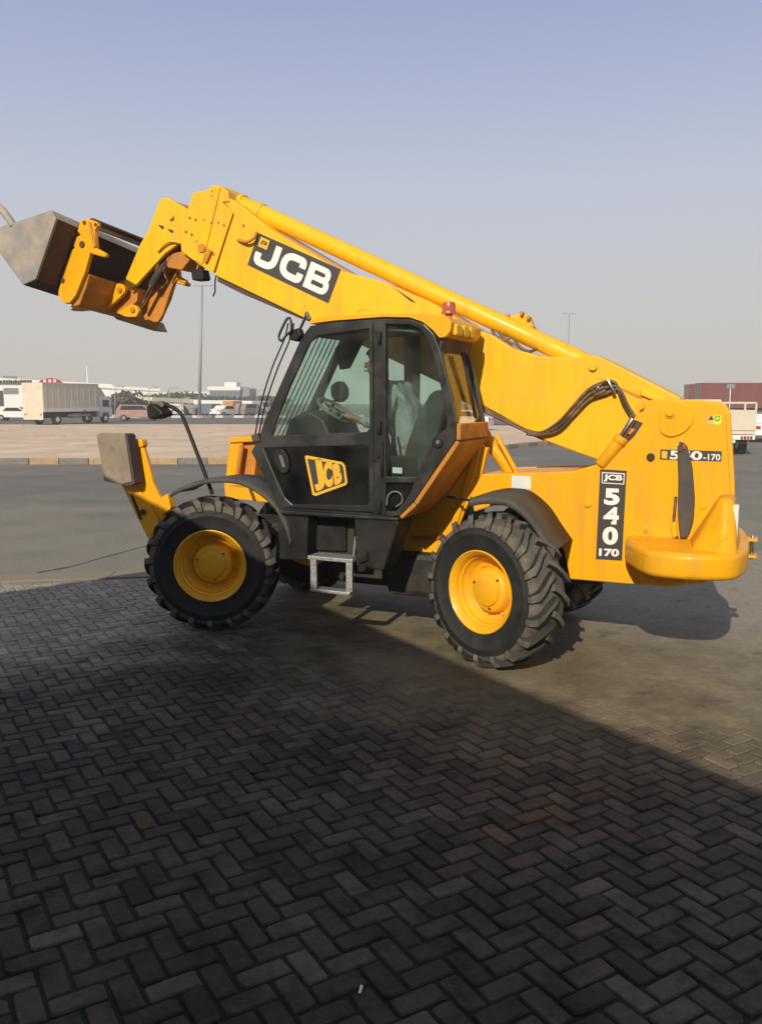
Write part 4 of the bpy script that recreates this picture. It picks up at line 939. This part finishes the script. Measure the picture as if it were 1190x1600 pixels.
# ---- under-cab boxes and step
side('battery_box', rounded([(433, 806), (437, 800), (476, 803), (481, 808), (479, 876), (436, 874)], 2), CL - .04, .45, 'satin', TH, bev=.015)
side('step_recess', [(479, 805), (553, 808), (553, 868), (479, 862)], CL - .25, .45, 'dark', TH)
side('recess_plate', [(490, 812), (540, 815), (540, 862), (490, 860)], CL - .22, CL - .25, 'satin', TH)
side('tool_box', rounded([(553, 812), (556, 808), (620, 812), (623, 818), (598, 892), (556, 885)], 3), CL - .02, .78, 'satin', TH, bev=.015)
side('box_latch', rounded([(557, 866), (572, 862), (574, 876), (560, 880)], 2), CL + .01, CL - .02, 'satin', TH, bev=.005)
side('box_latch', rounded([(558, 886), (572, 884), (570, 893), (560, 893)], 2), CL + .01, CL - .02, 'satin', TH, bev=.005)
side('side_sill', [(437, 797), (622, 809), (620, 814), (437, 803)], CL - .0, CL - .08, 'black', TH)
step = empty('step', (0, 0, 0), 0, TH)
a, b = P(480, 868, CL + .05), P(550, 877, CL + .05)
bm = bmesh.new(); box(bm, b.x, a.x, CL - .16, CL + .05, a.z - .035, a.z + .0); obj('tread_plate', bm, 'zinc', step, bev=.006)
z2 = P(485, 916, CL + .05).z
bm = bmesh.new(); box(bm, b.x + .03, a.x - .02, CL - .07, CL + .05, z2 - .05, z2 - .02); obj('tread_plate', bm, 'zinc', step, bev=.006)
for x in (a.x - .055, b.x + .035):
    bm = bmesh.new(); box(bm, x - .03, x + .03, CL + .02, CL + .045, z2 - .02, a.z - .035); obj('step_side', bm, 'zinc', step, bev=.004)
cyl('step_chain', P(552, 870, CL), P(556, 838, CL - .05), .012, 'trim', step)
# transmission sump under the middle
bm = bmesh.new(); box(bm, .55, 1.2, -.3, .5, .38, .8); obj('sump', bm, 'dark', TH, bev=.06)

# ---- mirror on its arm, front
mir = empty('mirror', (0, 0, 0), 0, TH)
bm = bmesh.new(); tube(bm, spline([P(u, v, 1.0) for u, v in ((332, 772), (322, 745), (303, 695), (288, 657), (282, 646), (272, 638), (258, 632), (250, 634))], 4), .019, 10); obj('mirror_arm', bm, 'satin', mir)
side('mirror_shell', rounded([(228, 636), (232, 630), (240, 632), (253, 643), (254, 650), (236, 656), (230, 652)], 3), 1.1, .93, 'satin', mir, bev=.02)
side('mirror_clamp', rounded([(246, 626), (252, 627), (256, 634), (250, 640), (244, 636)], 2), 1.03, .97, 'trim', mir, bev=.006)

# ---- stabilisers
stb = empty('stabiliser', (0, 0, 0), 0, TH)
side('leg', [(200, 690), (212, 688), (222, 692), (228, 712), (240, 757), (250, 778), (268, 796), (262, 815), (250, 840), (231, 842), (212, 805), (192, 762), (190, 720)], .98, .93, 'yellow', stb, bev=.012)
side('leg_rib', rounded([(205, 762), (216, 762), (248, 812), (244, 832), (232, 836)], 4), 1.0, .98, 'yellow', stb, bev=.006)
side('leg_recess_shade', rounded([(203, 772), (208, 775), (224, 812), (218, 812)], 2), .985, .98, 'dark', stb, bev=0)  # flat dark patch painting the shade of a recess
side('leg_tube', rounded([(205, 690), (212, 685), (222, 687), (224, 698), (208, 702)], 3), 1.0, .92, 'yellow', stb, bev=.012)
side('leg_bracket', rounded([(241, 783), (262, 771), (267, 795), (252, 806)], 3), 1.02, .93, 'yellow', stb, bev=.01)
side('foot_pad', [(151, 680), (155, 677), (195, 677), (206, 752), (190, 757), (163, 752)], 1.15, 1.08, 'scuffed', stb, bev=.006)
side('foot_edge', [(195, 677), (199, 680), (211, 755), (206, 758), (190, 760), (190, 755), (206, 752)], 1.15, 1.03, 'rust_and_shade', stb, bev=.004)
cyl('leg_pin', P(223, 800, .98), P(223, 800, 1.03), .03, 'rust_and_shade', stb)
stf = empty('stabiliser', (0, 0, 0), 0, TH)
fl = -1.0
side('leg', [(362, 685), (380, 683), (378, 700), (372, 752), (352, 752), (357, 700)], fl, fl - .2, 'yellow', stf, bev=.012)
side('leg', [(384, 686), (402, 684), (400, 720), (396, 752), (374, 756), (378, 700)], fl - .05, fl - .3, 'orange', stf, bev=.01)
side('leg_cap', [(358, 683), (404, 681), (404, 690), (358, 692)], fl + .03, fl - .33, 'yellow', stf, bev=.01)
side('leg_foot', [(350, 752), (400, 758), (420, 775), (418, 786), (352, 775)], fl + .03, fl - .3, 'yellow', stf, bev=.01)
cyl('stabiliser_ram', P(378, 696, fl + .05), P(370, 750, fl + .05), .03, 'orange', stf)
side('front_bracket', [(350, 760), (402, 764), (425, 778), (425, 786), (352, 778)], -.2, -.4, 'yellow', TH)
bm = bmesh.new(); box(bm, 3.2, 3.45, -.95, .95, .55, .85); obj('stabiliser_beam', bm, 'yellow', TH, bev=.02)

# ------------------------------------------------------------------ the driver
def skin(name, verts, edges, radii, m, parent, sub=2, root=0):
    me = bpy.data.meshes.new(name); me.from_pydata([tuple(v) for v in verts], edges, [])
    o = bpy.data.objects.new(name, me); C.objects.link(o)
    o.modifiers.new('s', 'SKIN'); sv = me.skin_vertices[0].data
    for i, r_ in enumerate(radii): sv[i].radius = r_ if isinstance(r_, tuple) else (r_, r_)
    sv[root].use_root = True
    ss = o.modifiers.new('d', 'SUBSURF'); ss.levels = sub; ss.render_levels = sub
    dg = bpy.context.evaluated_depsgraph_get(); dg.update(); m2 = bpy.data.meshes.new_from_object(o.evaluated_get(dg))
    bpy.data.objects.remove(o); m2.name = name; m2.materials.clear(); m2.materials.append(M[m]); m2.shade_smooth()
    return nob(name, m2, parent)
DR = empty('person', VO, YAW, label='driver in a loose grey shirt seated inside the black cab, leaning forward', cat='person')
hipc = P(643, 728, IL); head = P(584, 573, IL)
def off(p, x=0, y=0, z=0): return Vector((p.x + x, p.y + y, p.z + z))
chest = P(625, 625, IL); neck = P(597, 598, IL); belly = P(640, 680, IL)
V = [off(hipc), belly, chest, off(neck), off(head, -.01, 0, .0), off(head, .0, 0, .075)]; Ed = [(0, 1), (1, 2), (2, 3), (3, 4), (4, 5)]; Rd = [.14, .13, .14, .055, (.082, .092), (.07, .08)]
hand_w = {}
for sg in (1, -1):
    b0 = len(V); shd = off(chest, .0, sg * .17, .07); elb = P(590, 665, IL + sg * .27); wr = P(552, 652, IL + sg * .16); hd = off(wr, .07, -sg * .01, .01)
    V += [shd, elb, wr, hd]; Ed += [(2, b0), (b0, b0 + 1), (b0 + 1, b0 + 2), (b0 + 2, b0 + 3)]; Rd += [.06, .04, .026, (.035, .018)]
    for k in range(5):
        c_ = len(V); sp_ = (k - 1.5) * .02 * sg
        if k < 4: f1, f2 = off(hd, .035, sp_, .012), off(hd, .055, sp_, -.018)
        else: f1, f2 = off(wr, .05, -sg * .035, .02), off(wr, .075, -sg * .04, .03)
        V += [f1, f2]; Ed += [(b0 + 3, c_), (c_, c_ + 1)]; Rd += [.009, .008]
    b1 = len(V); kn = P(545, 735, IL + sg * .16); an = P(520, 800, IL + sg * .14); toe = off(an, .16, 0, -.03)
    V += [off(hipc, .03, sg * .1, 0), kn, an, toe]; Ed += [(0, b1), (b1, b1 + 1), (b1 + 1, b1 + 2), (b1 + 2, b1 + 3)]; Rd += [.09, .065, .045, .04]
body = skin('body', V, Ed, Rd, 'skin', DR)
V2 = [off(hipc, 0, 0, -.02), belly, chest, off(neck, -.01, 0, -.03)]; E2 = [(0, 1), (1, 2), (2, 3)]; R2 = [.165, .155, .165, .07]
for sg in (1, -1):
    b0 = len(V2); V2 += [off(chest, .0, sg * .18, .075), P(592, 667, IL + sg * .27), P(565, 655, IL + sg * .19)]; E2 += [(2, b0), (b0, b0 + 1), (b0 + 1, b0 + 2)]; R2 += [.085, .062, .05]
sh_ = skin('shirt', V2, E2, R2, 'shirt', DR, 3)
dn = bpy.data.textures.new('folds', 'CLOUDS'); dn.noise_scale = .07
dm = sh_.modifiers.new('folds', 'DISPLACE'); dm.texture = dn; dm.strength = .055; dm.mid_level = .5
V3 = []; E3 = []; R3 = []
for sg in (1, -1):
    b0 = len(V3); V3 += [off(hipc, .02, sg * .09, 0), P(545, 735, IL + sg * .16), P(524, 790, IL + sg * .14)]; E3 += [(b0, b0 + 1), (b0 + 1, b0 + 2)]; R3 += [.115, .09, .07]
    if sg == -1: E3.append((0, 3))
skin('trousers', V3, E3, R3, 'shirt', DR)
# face: nose, brow, ear, eyes; hair cap
bm = bmesh.new(); bmesh.ops.create_icosphere(bm, subdivisions=3, radius=1)
for v in bm.verts: v.co = Vector((v.co.x * .10 - .018, v.co.y * .088, v.co.z * .095 + .075)) + head
bmesh.ops.delete(bm, geom=[f for f in bm.faces if f.calc_center_median().z - head.z < .06 - (head.x - f.calc_center_median().x) * .9 and f.calc_center_median().x - head.x > -.05 or f.calc_center_median().z - head.z < .0], context='FACES')
obj('hair', bm, 'hair', DR, smooth=True)
bm = bmesh.new(); extr(bm, [off(head, .075, -.014, .035), off(head, .100, -.012, -.002), off(head, .075, -.016, -.012)], (0, .028, 0)); obj('nose', bm, 'skin', DR, bev=.006)
for sg in (1, -1):
    bm = bmesh.new(); bmesh.ops.create_icosphere(bm, subdivisions=2, radius=.009)
    for v in bm.verts: v.co += off(head, .066, sg * .03, .03)
    obj('eye', bm, 'hair', DR, smooth=True)
    bm = bmesh.new(); bmesh.ops.create_icosphere(bm, subdivisions=2, radius=.03)
    for v in bm.verts: v.co = Vector((v.co.x * .6, v.co.y * .35, v.co.z)) + off(head, -.01, sg * .092, .01)
    obj('ear', bm, 'skin', DR, smooth=True)
bm = bmesh.new(); box(bm, *(head.x + .072, head.x + .088, head.y - .022, head.y + .022, head.z - .04, head.z - .032)); obj('mouth', bm, 'hair', DR)

# ------------------------------------------------------------------ background beyond the road
M['cream'] = mat('cream truck paint', (.60, .54, .42), .6, var=.08, vscale=.8, dirt=(.45, .38, .27), damt=.5, dscale=.9)
M['tarp'] = mat('grey tarpaulin', (.60, .55, .45), .8, var=.08, vscale=.5, dirt=(.5, .45, .36), damt=.5)
M['white'] = mat('white paint', (.72, .71, .68), .5, var=.05, vscale=.4)
M['wallwhite'] = mat('white cladding', (.84, .82, .77), .7, var=.04, vscale=.1)
M['beige'] = mat('beige render', (.55, .47, .34), .85, var=.08, vscale=.15)
M['blueglass'] = mat('blue curtain wall glass', (.10, .16, .19), .2, var=.1, vscale=.1)
M['grey'] = mat('grey cladding', (.22, .22, .23), .7, var=.08)
M['carglass'] = mat('car window glass', (.03, .035, .04), .15)
M['leaf'] = mat('dusty foliage', (.085, .09, .055), .9, var=.35, vscale=1.2)
M['bark'] = mat('bark', (.10, .075, .05), .9)
M['maroon'] = mat('container maroon', (.17, .045, .04), .65, var=.08, vscale=.6, dirt=(.25, .12, .1), damt=.35, dscale=.4)
M['pole'] = mat('galvanised pole', (.30, .29, .28), .6, .3, var=.05)
M['tyre'] = mat('plain tyre', (.03, .028, .026), .85)
M['shutter'] = mat('dark opening', (.06, .06, .06), .7)
M['dusty_red'] = mat('dusty red car paint', (.36, .2, .17), .6)
M['amber'] = mat('orange van paint', (.50, .24, .05), .5, var=.05)
def bx(name, x0, x1, y0, y1, z0, z1, m, parent, bev=.0): 
    bm = bmesh.new(); box(bm, x0, x1, y0, y1, z0, z1); return obj(name, bm, m, parent, bev=bev)
def cyly(name, x, y, z, r_, w, m, parent):
    bm = bmesh.new(); tube(bm, [(x, y, z), (x, y + w, z)], r_, 16); return obj(name, bm, m, parent)
def road_wheel(x, y, z, r_, w, parent, rimm='white'):
    o_ = cyly('wheel', x, y, z, r_, w, 'tyre', parent); cyly('rim', x, y - .01, z, r_ * .5, w + .02, rimm, o_); return o_
def polyx(name, pts, y0, y1, m, parent, bev=0.):
    """side outline in x, z reaching from y0 to y1"""
    bm = bmesh.new(); extr(bm, [(x, y0, z) for x, z in pts], (0, y1 - y0, 0)); return obj(name, bm, m, parent, bev=bev)

# --- box truck on the far road (local x = forward)
p = at(69, 640, 74); hd = R(68)
tk = empty('box_truck', (p.x, 74, 0), hd, label='cream box truck with grey tarpaulin sides driving away on the far road', cat='truck')
# rear right corner at the origin: body runs forward (+x) and to the left (+y)
bx('cargo_box', 0, 7.0, 0, 2.3, 1.15, 3.62, 'tarp', tk, .03)
bx('rear_doors', -.05, 0, .02, 2.28, 1.10, 3.60, 'cream', tk, .01)
bx('tail_board', -.08, -.05, .05, 2.25, .45, 1.35, 'cream', tk, .01)
bx('side_rail', .0, 7.0, -.03, 0, 1.12, 1.42, 'white', tk); bx('roof_edge', 0, 7.0, -.03, 0, 3.52, 3.62, 'cream', tk)
for k in range(9): bx('tarp_post', .3 + k * .78, .34 + k * .78, -.012, 0, 1.42, 3.52, 'tarp', tk)
bx('door_seam', -.06, -.05, 1.13, 1.17, 1.35, 3.5, 'tarp', tk)
for y in (.2, 1.9): bx('tail_lamp', -.10, -.08, y, y + .2, .85, .97, 'red', tk)
bx('chassis', .1, 8.2, .5, 1.8, .6, 1.1, 'dark', tk)
bx('fuel_tank', 3.6, 4.7, .05, .5, .55, .95, 'grey', tk, .05); bx('side_guard', 2.9, 5.8, .0, .05, .7, .85, 'pole', tk)
cb = polyx('truck_cab', [(7.15, .55), (8.85, .55), (8.9, 1.35), (8.7, 2.25), (8.3, 2.5), (7.15, 2.5)], .05, 2.25, 'white', tk, .06)
bx('side_window', 7.55, 8.45, .03, .05, 1.5, 2.15, 'carglass', cb); bx('wheel_arch', 7.4, 8.4, .035, .05, .55, 1.05, 'grey', cb)
polyx('wind_deflector', [(7.2, 2.5), (8.2, 2.5), (7.6, 3.2), (7.2, 3.4)], .2, 2.1, 'tarp', tk)
bm = bmesh.new(); tube(bm, [(8.7, .0, 1.5), (8.75, -.22, 1.7), (8.75, -.22, 1.35)], .05, 6); obj('door_mirror', bm, 'dark', tk)
for x in (1.6, 7.9):
    for y in (.02, 1.95): road_wheel(x, y, .45, .45, .3, tk)
road_wheel(5.4, .1, .5, .35, .25, tk)

def car(name, loc, rz, m, label, kind='saloon', group=None, cat='car'):
    c = empty(name, loc, rz, label=label, cat=cat, group=group)
    if kind == 'van':
        pr = [(0, .35), (4.6, .35), (4.65, .9), (4.1, 1.15), (3.6, 1.9), (3.3, 2.0), (.05, 2.0)]; win = [(2.4, 1.2), (3.85, 1.2), (3.5, 1.8), (2.4, 1.8)]
    elif kind == 'suv':
        pr = [(0, .35), (4.5, .35), (4.55, .85), (4.3, 1.0), (3.4, 1.08), (2.85, 1.62), (.4, 1.66), (.05, 1.1)]; win = [(.45, 1.12), (3.2, 1.12), (2.75, 1.54), (.6, 1.56)]
    else:
        pr = [(0, .35), (4.4, .3), (4.45, .7), (4.2, .84), (3.25, .95), (2.55, 1.42), (1.3, 1.44), (.65, 1.0), (.05, .95)]; win = [(.95, 1.0), (3.0, .98), (2.5, 1.35), (1.35, 1.36)]
    polyx('body', pr, -.85, .85, m, c, .06); polyx('window', win, -.86, .86, 'carglass', c)
    polyx('windscreen', [(win[1][0] + .16, win[1][1] + .02), (win[1][0] + .2, win[1][1] + .04), (win[2][0] + .2, win[2][1]), (win[2][0] + .16, win[2][1])], -.7, .7, 'carglass', c)
    for x in (.8, 3.6):
        for y in (-.87, .67): road_wheel(x, y, .32, .32, .2, c, 'pole')
    for y in (-.75, .5): bx('tail_lamp', -.03, .02, y, y + .25, .7, .85, 'red', c)
    return c
D = 108
def X(u, d): return (u - 595) / FPX * d * 1.009
parked = [(285, 'white', 'suv', 'white four wheel drive parked left of the tall lamp post'), (303, 'grey', 'saloon', 'low grey saloon parked just behind the tall lamp post'),
          (322, 'blueglass', 'suv', 'dark blue four wheel drive right of the tall lamp post'), (339, 'white', 'saloon', 'small white saloon between the dark car and the orange van'),
          (357, 'amber', 'van', 'orange van parked behind the black and white kerb'), (374, 'grey', 'suv', 'dark grey four wheel drive right of the orange van'), (391, 'white', 'van', 'white van rightmost before the machine cab'),
          (262, 'grey', 'saloon', 'grey saloon beyond the black mirror'), (243, 'white', 'saloon', 'white saloon behind the black mirror arm'), (190, 'dusty_red', 'suv', 'dusty reddish four wheel drive on the far road in front of the white sheds'), (6, 'white', 'saloon', 'white saloon at the picture edge left of the box truck'), (214, 'white', 'saloon', 'white low saloon beside the dusty reddish four wheel drive')]
rc_ = random.Random(4)
for (u, m, k, lb) in parked:
    dd = D + rc_.uniform(0, 8) if u not in (6, 190) else 90
    car('parked_van' if k == 'van' else 'parked_car', (X(u, dd) + rc_.uniform(-.3, .3), dd, .0), R(rc_.choice((75, 100, 60, 120))) if u not in (6, 190, 214) else R(5), m, lb, k, 'cars parked across the far road')
car('parked_car', (X(765, 62) , 62, 0), R(160), 'white', 'tiny white car seen through the gap under the boom', 'saloon')

def lamp_post(u, vt, d, label, arms=1, r_=.11, lean=0.):
    b_ = at(u, 648, d); top = at(u + lean, vt, d).z
    c = empty('lamp_post', (b_.x, d, 0), 0, label=label, cat='lamp post')
    dx = at(u + lean, vt, d).x - b_.x
    bm = bmesh.new(); tube(bm, [(0, 0, -.05), (dx * .5, 0, top * .5), (dx, 0, top)], r_, 10, r2=r_ * .55); obj('pole', bm, 'pole', c)
    bx('base', -.2, .2, -.2, .2, -.05, .35, 'pole', c)
    if arms:
        bm = bmesh.new(); tube(bm, [(dx - .5 * (arms > 1), 0, top - .05), (dx + .5, 0, top)], .04, 6); obj('arm', bm, 'pole', c)
        for k in range(arms): bx('lamp_head', dx + .45 - 1.5 * k, dx + 1.05 - 1.5 * k, -.15, .15, top - .08, top + .08, 'pole', c)
    return c
lamp_post(311, 446, 101, 'very tall grey lamp post left of the cab, rising to the boom head', 2, .2, 5)
lamp_post(884, 490, 150, 'tall lamp post rising behind the middle of the boom', 2, .16, 5)
for (u, vt, d, lb) in ((180, 604, 104, 'short street lamp just right of the box truck'), (233, 606, 106, 'short street lamp above the machine mirror'), (264, 606, 108, 'short street lamp over the beige block row, left one'), (284, 622, 109, 'shortest thin lamp left of the tall post'), (402, 610, 110, 'short street lamp against the cab edge')):
    lamp_post(u, vt, d, lb, 1, .07)
fp = empty('flagpole', (X(146, 150), 150, 0), 0, label='white flagpole standing above the warehouse behind the box truck', cat='flagpole')
bm = bmesh.new(); tube(bm, [(0, 0, 0), (0, 0, at(146, 572, 150).z)], .14, 8, r2=.07); obj('pole', bm, 'white', fp)

# --- buildings
def at_z(v, d): return at(595, v, d).z
def hall(name, u0, u1, vt0, vt1, d0, d1_, m, label, roofm='wallwhite', extra=None):
    a, b = X(u0, d0), X(u1, d1_); c = empty(name, (a, d0, 0), math.atan2(d1_ - d0, b - a), label=label, cat='building'); Lh = math.hypot(b - a, d1_ - d0)
    z0, z1 = at_z(vt0, d0), at_z(vt1, d1_)
    bm = bmesh.new(); extr(bm, [(0, 0, 0), (Lh, 0, 0), (Lh, 0, z1), (0, 0, z0)], (0, 24, 0)); obj('wall', bm, m, c)
    bm = bmesh.new(); extr(bm, [(-.3, -.3, z0 - .5), (Lh + .3, -.3, z1 - .5), (Lh + .3, -.3, z1 + .15), (-.3, -.3, z0 + .15)], (0, 24.6, 0)); obj('roof', bm, roofm, c)
    return c, Lh, z0, z1
wh, Lh, z0, z1 = hall('warehouse', -60, 181, 588, 602, 128, 136, 'wallwhite', 'long white warehouse with a dark lettered band behind the box truck')
def onhall(u): return (u + 60) / 241 * Lh
bx('window', onhall(14), onhall(36), -.06, .02, 4.6, 5.7, 'grey', wh); bx('window', onhall(14), onhall(36), -.06, .02, 3.0, 3.9, 'grey', wh)
bx('shutter', onhall(-20), onhall(13), -.06, .02, 1.2, 3.5, 'shutter', wh); bx('window', onhall(-50), onhall(-24), -.06, .02, 3.0, 5.4, 'grey', wh)
rl = random.Random(8)
x = onhall(-2)
while x < onhall(56):
    w = rl.uniform(.25, .55); bx('sign_letter', x, x + w * .8, -.36, -.3, z0 - 1.0, z0 - .5 + rl.uniform(-.08, .08), 'decal_grey', wh); x += w
bm = bmesh.new(); n = 14; r0 = 1.7
extr(bm, [(onhall(86) + math.cos(k / n * math.pi) * r0, -.6, z0 - 1.0 + math.sin(k / n * math.pi) * .85) for k in range(n + 1)], (0, .25, 0)); sg = obj('red_sign', bm, 'red', wh)
for k in range(3): bx('sign_mark', onhall(86) - 1.0 + k * .7, onhall(86) - .6 + k * .7, -.64, -.6, z0 - .8, z0 - .35, 'white', sg)
hall('shed', 183, 256, 626, 628, 175, 185, 'wallwhite', 'pale low shed in front of the white curved roof')
h2, Lh2, _, _ = hall('shed', 186, 254, 604, 608, 200, 205, 'wallwhite', 'white shed with a high roof right of the warehouse')
bb, Lb, bz0, bz1 = hall('shop_row', 245, 392, 622, 630, 135, 150, 'beige', 'long low beige shop row behind the parked cars', 'cream')
for k in range(15): bx('window', 1.0 + k * 1.02 * Lb / 16, 1.55 + k * 1.02 * Lb / 16, -.05, .02, 1.5, 2.6, 'shutter', bb)
hall('site_hut', 372, 389, 627, 628, 128, 129, 'wallwhite', 'small white site hut at the right end of the beige row')
hall('pale_house', 318, 330, 613, 613, 190, 191, 'wallwhite', 'small pale house just left of the glass office block')
# glass office block
gb = empty('office_block', (X(331, 210), 210, 0), 0, label='blue glass office block with a white roof box', cat='building')
gw = X(379, 210) - X(331, 210); gz = at_z(606, 210)
bx('wall', 0, gw, 0, 14, 0, gz - .6, 'grey', gb); bx('parapet', -.2, gw + .1, -.2, 14, gz - .6, gz + .3, 'white', gb)
bx('roof_box', gw * .44, gw * .82, 3, 10, gz + .3, at_z(597, 210), 'white', gb); bx('side_wing', gw, gw + 2.2, 1, 12, 0, gz - .1, 'grey', gb)
for j in range(2):
    for k in range(8): bx('window', .15 + k * gw / 8, (k + 1) * gw / 8 - .05, -.06, .0, gz - 2.9 - j * 2.3 + .2, gz - .9 - j * 2.3, 'blueglass', gb)

# --- trees
def tree(u, d, vtop, vbot, w, label, seed):
    rt = random.Random(seed); c = empty('tree', (X(u, d), d, 0), 0, label=label, cat='tree', group='trees behind the far road'); zt_ = at_z(vtop, d); zb_ = max(.8, at_z(vbot, d))
    bm = bmesh.new(); tube(bm, [(0, 0, -.05), (.1, 0, zb_), (0, 0, (zt_ + zb_) / 2)], .22, 8, r2=.06); obj('trunk', bm, 'bark', c)
    bm = bmesh.new()
    for k in range(9):
        a = rt.uniform(0, 6.28); q = rt.uniform(.2, .7); rx, rz = w * rt.uniform(.25, .45), (zt_ - zb_) * rt.uniform(.22, .34)
        cx, cy, cz = math.cos(a) * w * .5 * q, math.sin(a) * w * .5 * q, zb_ + (zt_ - zb_) * rt.uniform(.25, .72)
        for _ in range(95):
            v = Vector((rt.gauss(0, 1), rt.gauss(0, 1), rt.gauss(0, 1))).normalized() * rt.uniform(.6, 1.05)
            p_ = Vector((cx + v.x * rx, cy + v.y * rx, cz + v.z * rz)); t1 = Vector((rt.uniform(-1, 1), rt.uniform(-1, 1), rt.uniform(-1, 1))).normalized() * rt.uniform(.16, .34); t2 = v.cross(t1).normalized() * rt.uniform(.14, .3)
            bm.faces.new([bm.verts.new(q_) for q_ in (p_ - t1, p_ + t2, p_ + t1, p_ - t2)])
    obj('crown', bm, 'leaf', c)
def tree_label(k):
    return ['leftmost dusty tree of the low row behind the beige shops', 'second dusty tree of the low row behind the beige shops', 'third dusty tree of the low row behind the beige shops',
            'dusty tree in the row just left of the tall lamp post', 'tallest dusty tree of the row, touching the tall lamp post', 'dusty tree in the row directly behind the tall lamp post',
            'dusty tree in the row just left of the glass office block', 'dusty tree in front of the glass office block', 'dusty tree between the glass office block and the cab',
            'dusty tree behind the thin rails at the cab front', 'dusty tree seen through the front edge of the cab glass', 'dusty tree seen through the barred cab window'][k]
tl = [(204, 120, 611, 645, 5.5, 'bushy tree between the warehouse and the white shed'), (216, 122, 620, 648, 4, 'lower bush leaning on the tree by the white shed')]
for k, (u, vt) in enumerate(((255, 614), (266, 616), (276, 613), (288, 612), (299, 609), (309, 613), (318, 617), (336, 618), (392, 619), (405, 617), (418, 620), (430, 618))):
    tl.append((u, 165 + (k * 7) % 12, vt, 640, 7, tree_label(k)))
for k, (u, d, vt, vb, w, lb) in enumerate(tl): tree(u, d, vt, vb, w, lb, k)

# --- right: containers on trailers, dropside truck, white van, small sign
def container(loc, rz, L_, label):
    c = empty('container', loc, rz, label=label, cat='container'); H_ = 2.75; z = 1.25
    bx('box', 0, L_, 0, 2.4, z, z + H_, 'maroon', c)
    for k in range(int(L_ / .28)):
        bx('rib', .15 + k * .28, .29 + k * .28, -.04, 0, z + .15, z + H_ - .12, 'maroon', c)
    bx('top_rail', 0, L_, -.06, 0, z + H_ - .12, z + H_ + .01, 'maroon', c); bx('bottom_rail', 0, L_, -.06, 0, z, z + .15, 'maroon', c)
    for k in range(4): bx('lock_bar', -.08, -.04, .3 + k * .55, .34 + k * .55, z + .1, z + H_ - .1, 'pole', c)
    bx('door', -.04, 0, .05, 2.35, z + .05, z + H_ - .05, 'maroon', c)
    bx('trailer_frame', -.1, L_, .3, 2.1, .85, 1.24, 'dark', c)
    for x in (.8, 2.0, 3.2, L_ - 1.2):
        for y in (.0, 2.05): road_wheel(x, y, .5, .5, .3, c, 'pole')
    return c
container((X(1086, 96), 96, 0), R(-3), 14, 'maroon shipping container on a trailer right of the yellow machine')
container((X(1069, 104), 104, 0), R(-2), 6, 'maroon shipping container with white marks behind the machine shoulder')
s_ = C.objects[-1]
for (u, v, w) in ((1076, 620, .5), (1092, 616, .5)):
    pass
sgn = empty('road_sign', (X(1130, 60), 60, 0), 0, label='small dark sign on a thin post above the dropside truck', cat='sign')
bm = bmesh.new(); tube(bm, [(0, 0, 0), (0, 0, at_z(606, 60))], .03, 8); obj('post', bm, 'white', sgn)
bx('panel', -.28, .28, -.05, -.02, at_z(607, 60), at_z(600, 60), 'grey', sgn)
dt = empty('dropside_truck', (X(1172, 34), 34, 0), R(84), label='cream dropside truck seen from behind, half hidden by the machine', cat='truck')
# local x forward, y to the left: the bed reaches from y 0 to 2.15
bx('tailboard', -.05, 0, 0, 2.15, .98, 1.78, 'cream', dt, .01); bx('bed', 0, 4.2, 0, 2.15, .82, 1.0, 'cream', dt, .02)
bx('side_board', 0, 4.2, 0, .05, 1.0, 1.78, 'cream', dt); bx('side_board', 0, 4.2, 2.1, 2.15, 1.0, 1.78, 'cream', dt)
for y in (0, .42, 1.2, 2.08): bx('stake', -.06, 0, y, y + .07, 1.78, 2.1, 'cream', dt)
bx('top_bar', -.06, 0, 0, 2.15, 2.03, 2.1, 'cream', dt); bx('top_bar', 0, 4.2, 0, .06, 2.03, 2.1, 'cream', dt)
bx('rear_bumper', -.15, -.05, .05, 2.1, .62, .80, 'white', dt, .01); bx('chassis', 0, 5.6, .6, 1.55, .45, .82, 'dark', dt)
bx('truck_cab', 4.4, 6.0, .1, 2.05, .6, 2.2, 'cream', dt, .08)
for x in (1.0, 5.3):
    for y in (.1, 1.7): road_wheel(x, y, .38, .38, .3, dt)
for k in range(4): bx('tail_lamp', -.17, -.15, .15 + k * .12, .24 + k * .12, .64, .76, 'red' if k % 2 else 'shutter', dt)
bx('number_plate', -.17, -.15, .8, 1.2, .5, .6, 'white', dt)
textmesh('108', dt.matrix_basis @ Vector((-.056, .98, 1.40)), (.30, -.03, 0), (0, 0, .17), 'decal_grey', dt, bold=.03)
lt = dt.children[-1]; lt.matrix_parent_inverse = dt.matrix_basis.inverted()
car('parked_car', (X(1196, 44), 44, 0), R(75), 'white', 'white car at the right edge of the picture beside the dropside truck', 'saloon')

# ------------------------------------------------------------------ dusty air
hz_ = bpy.data.materials.new('haze'); hz_.use_nodes = True; hn = hz_.node_tree; hn.nodes.clear()
ho = hn.nodes.new('ShaderNodeOutputMaterial'); hv = hn.nodes.new('ShaderNodeVolumePrincipled')
hv.inputs['Color'].default_value = (1, .98, .92, 1); hv.inputs['Density'].default_value = HAZE; hv.inputs['Anisotropy'].default_value = 0
hn.links.new(hv.outputs[0], ho.inputs['Volume'])
bm = bmesh.new(); box(bm, -420, 420, -60, 430, -1.2, 22); obj('haze', bm, hz_, kind='stuff')
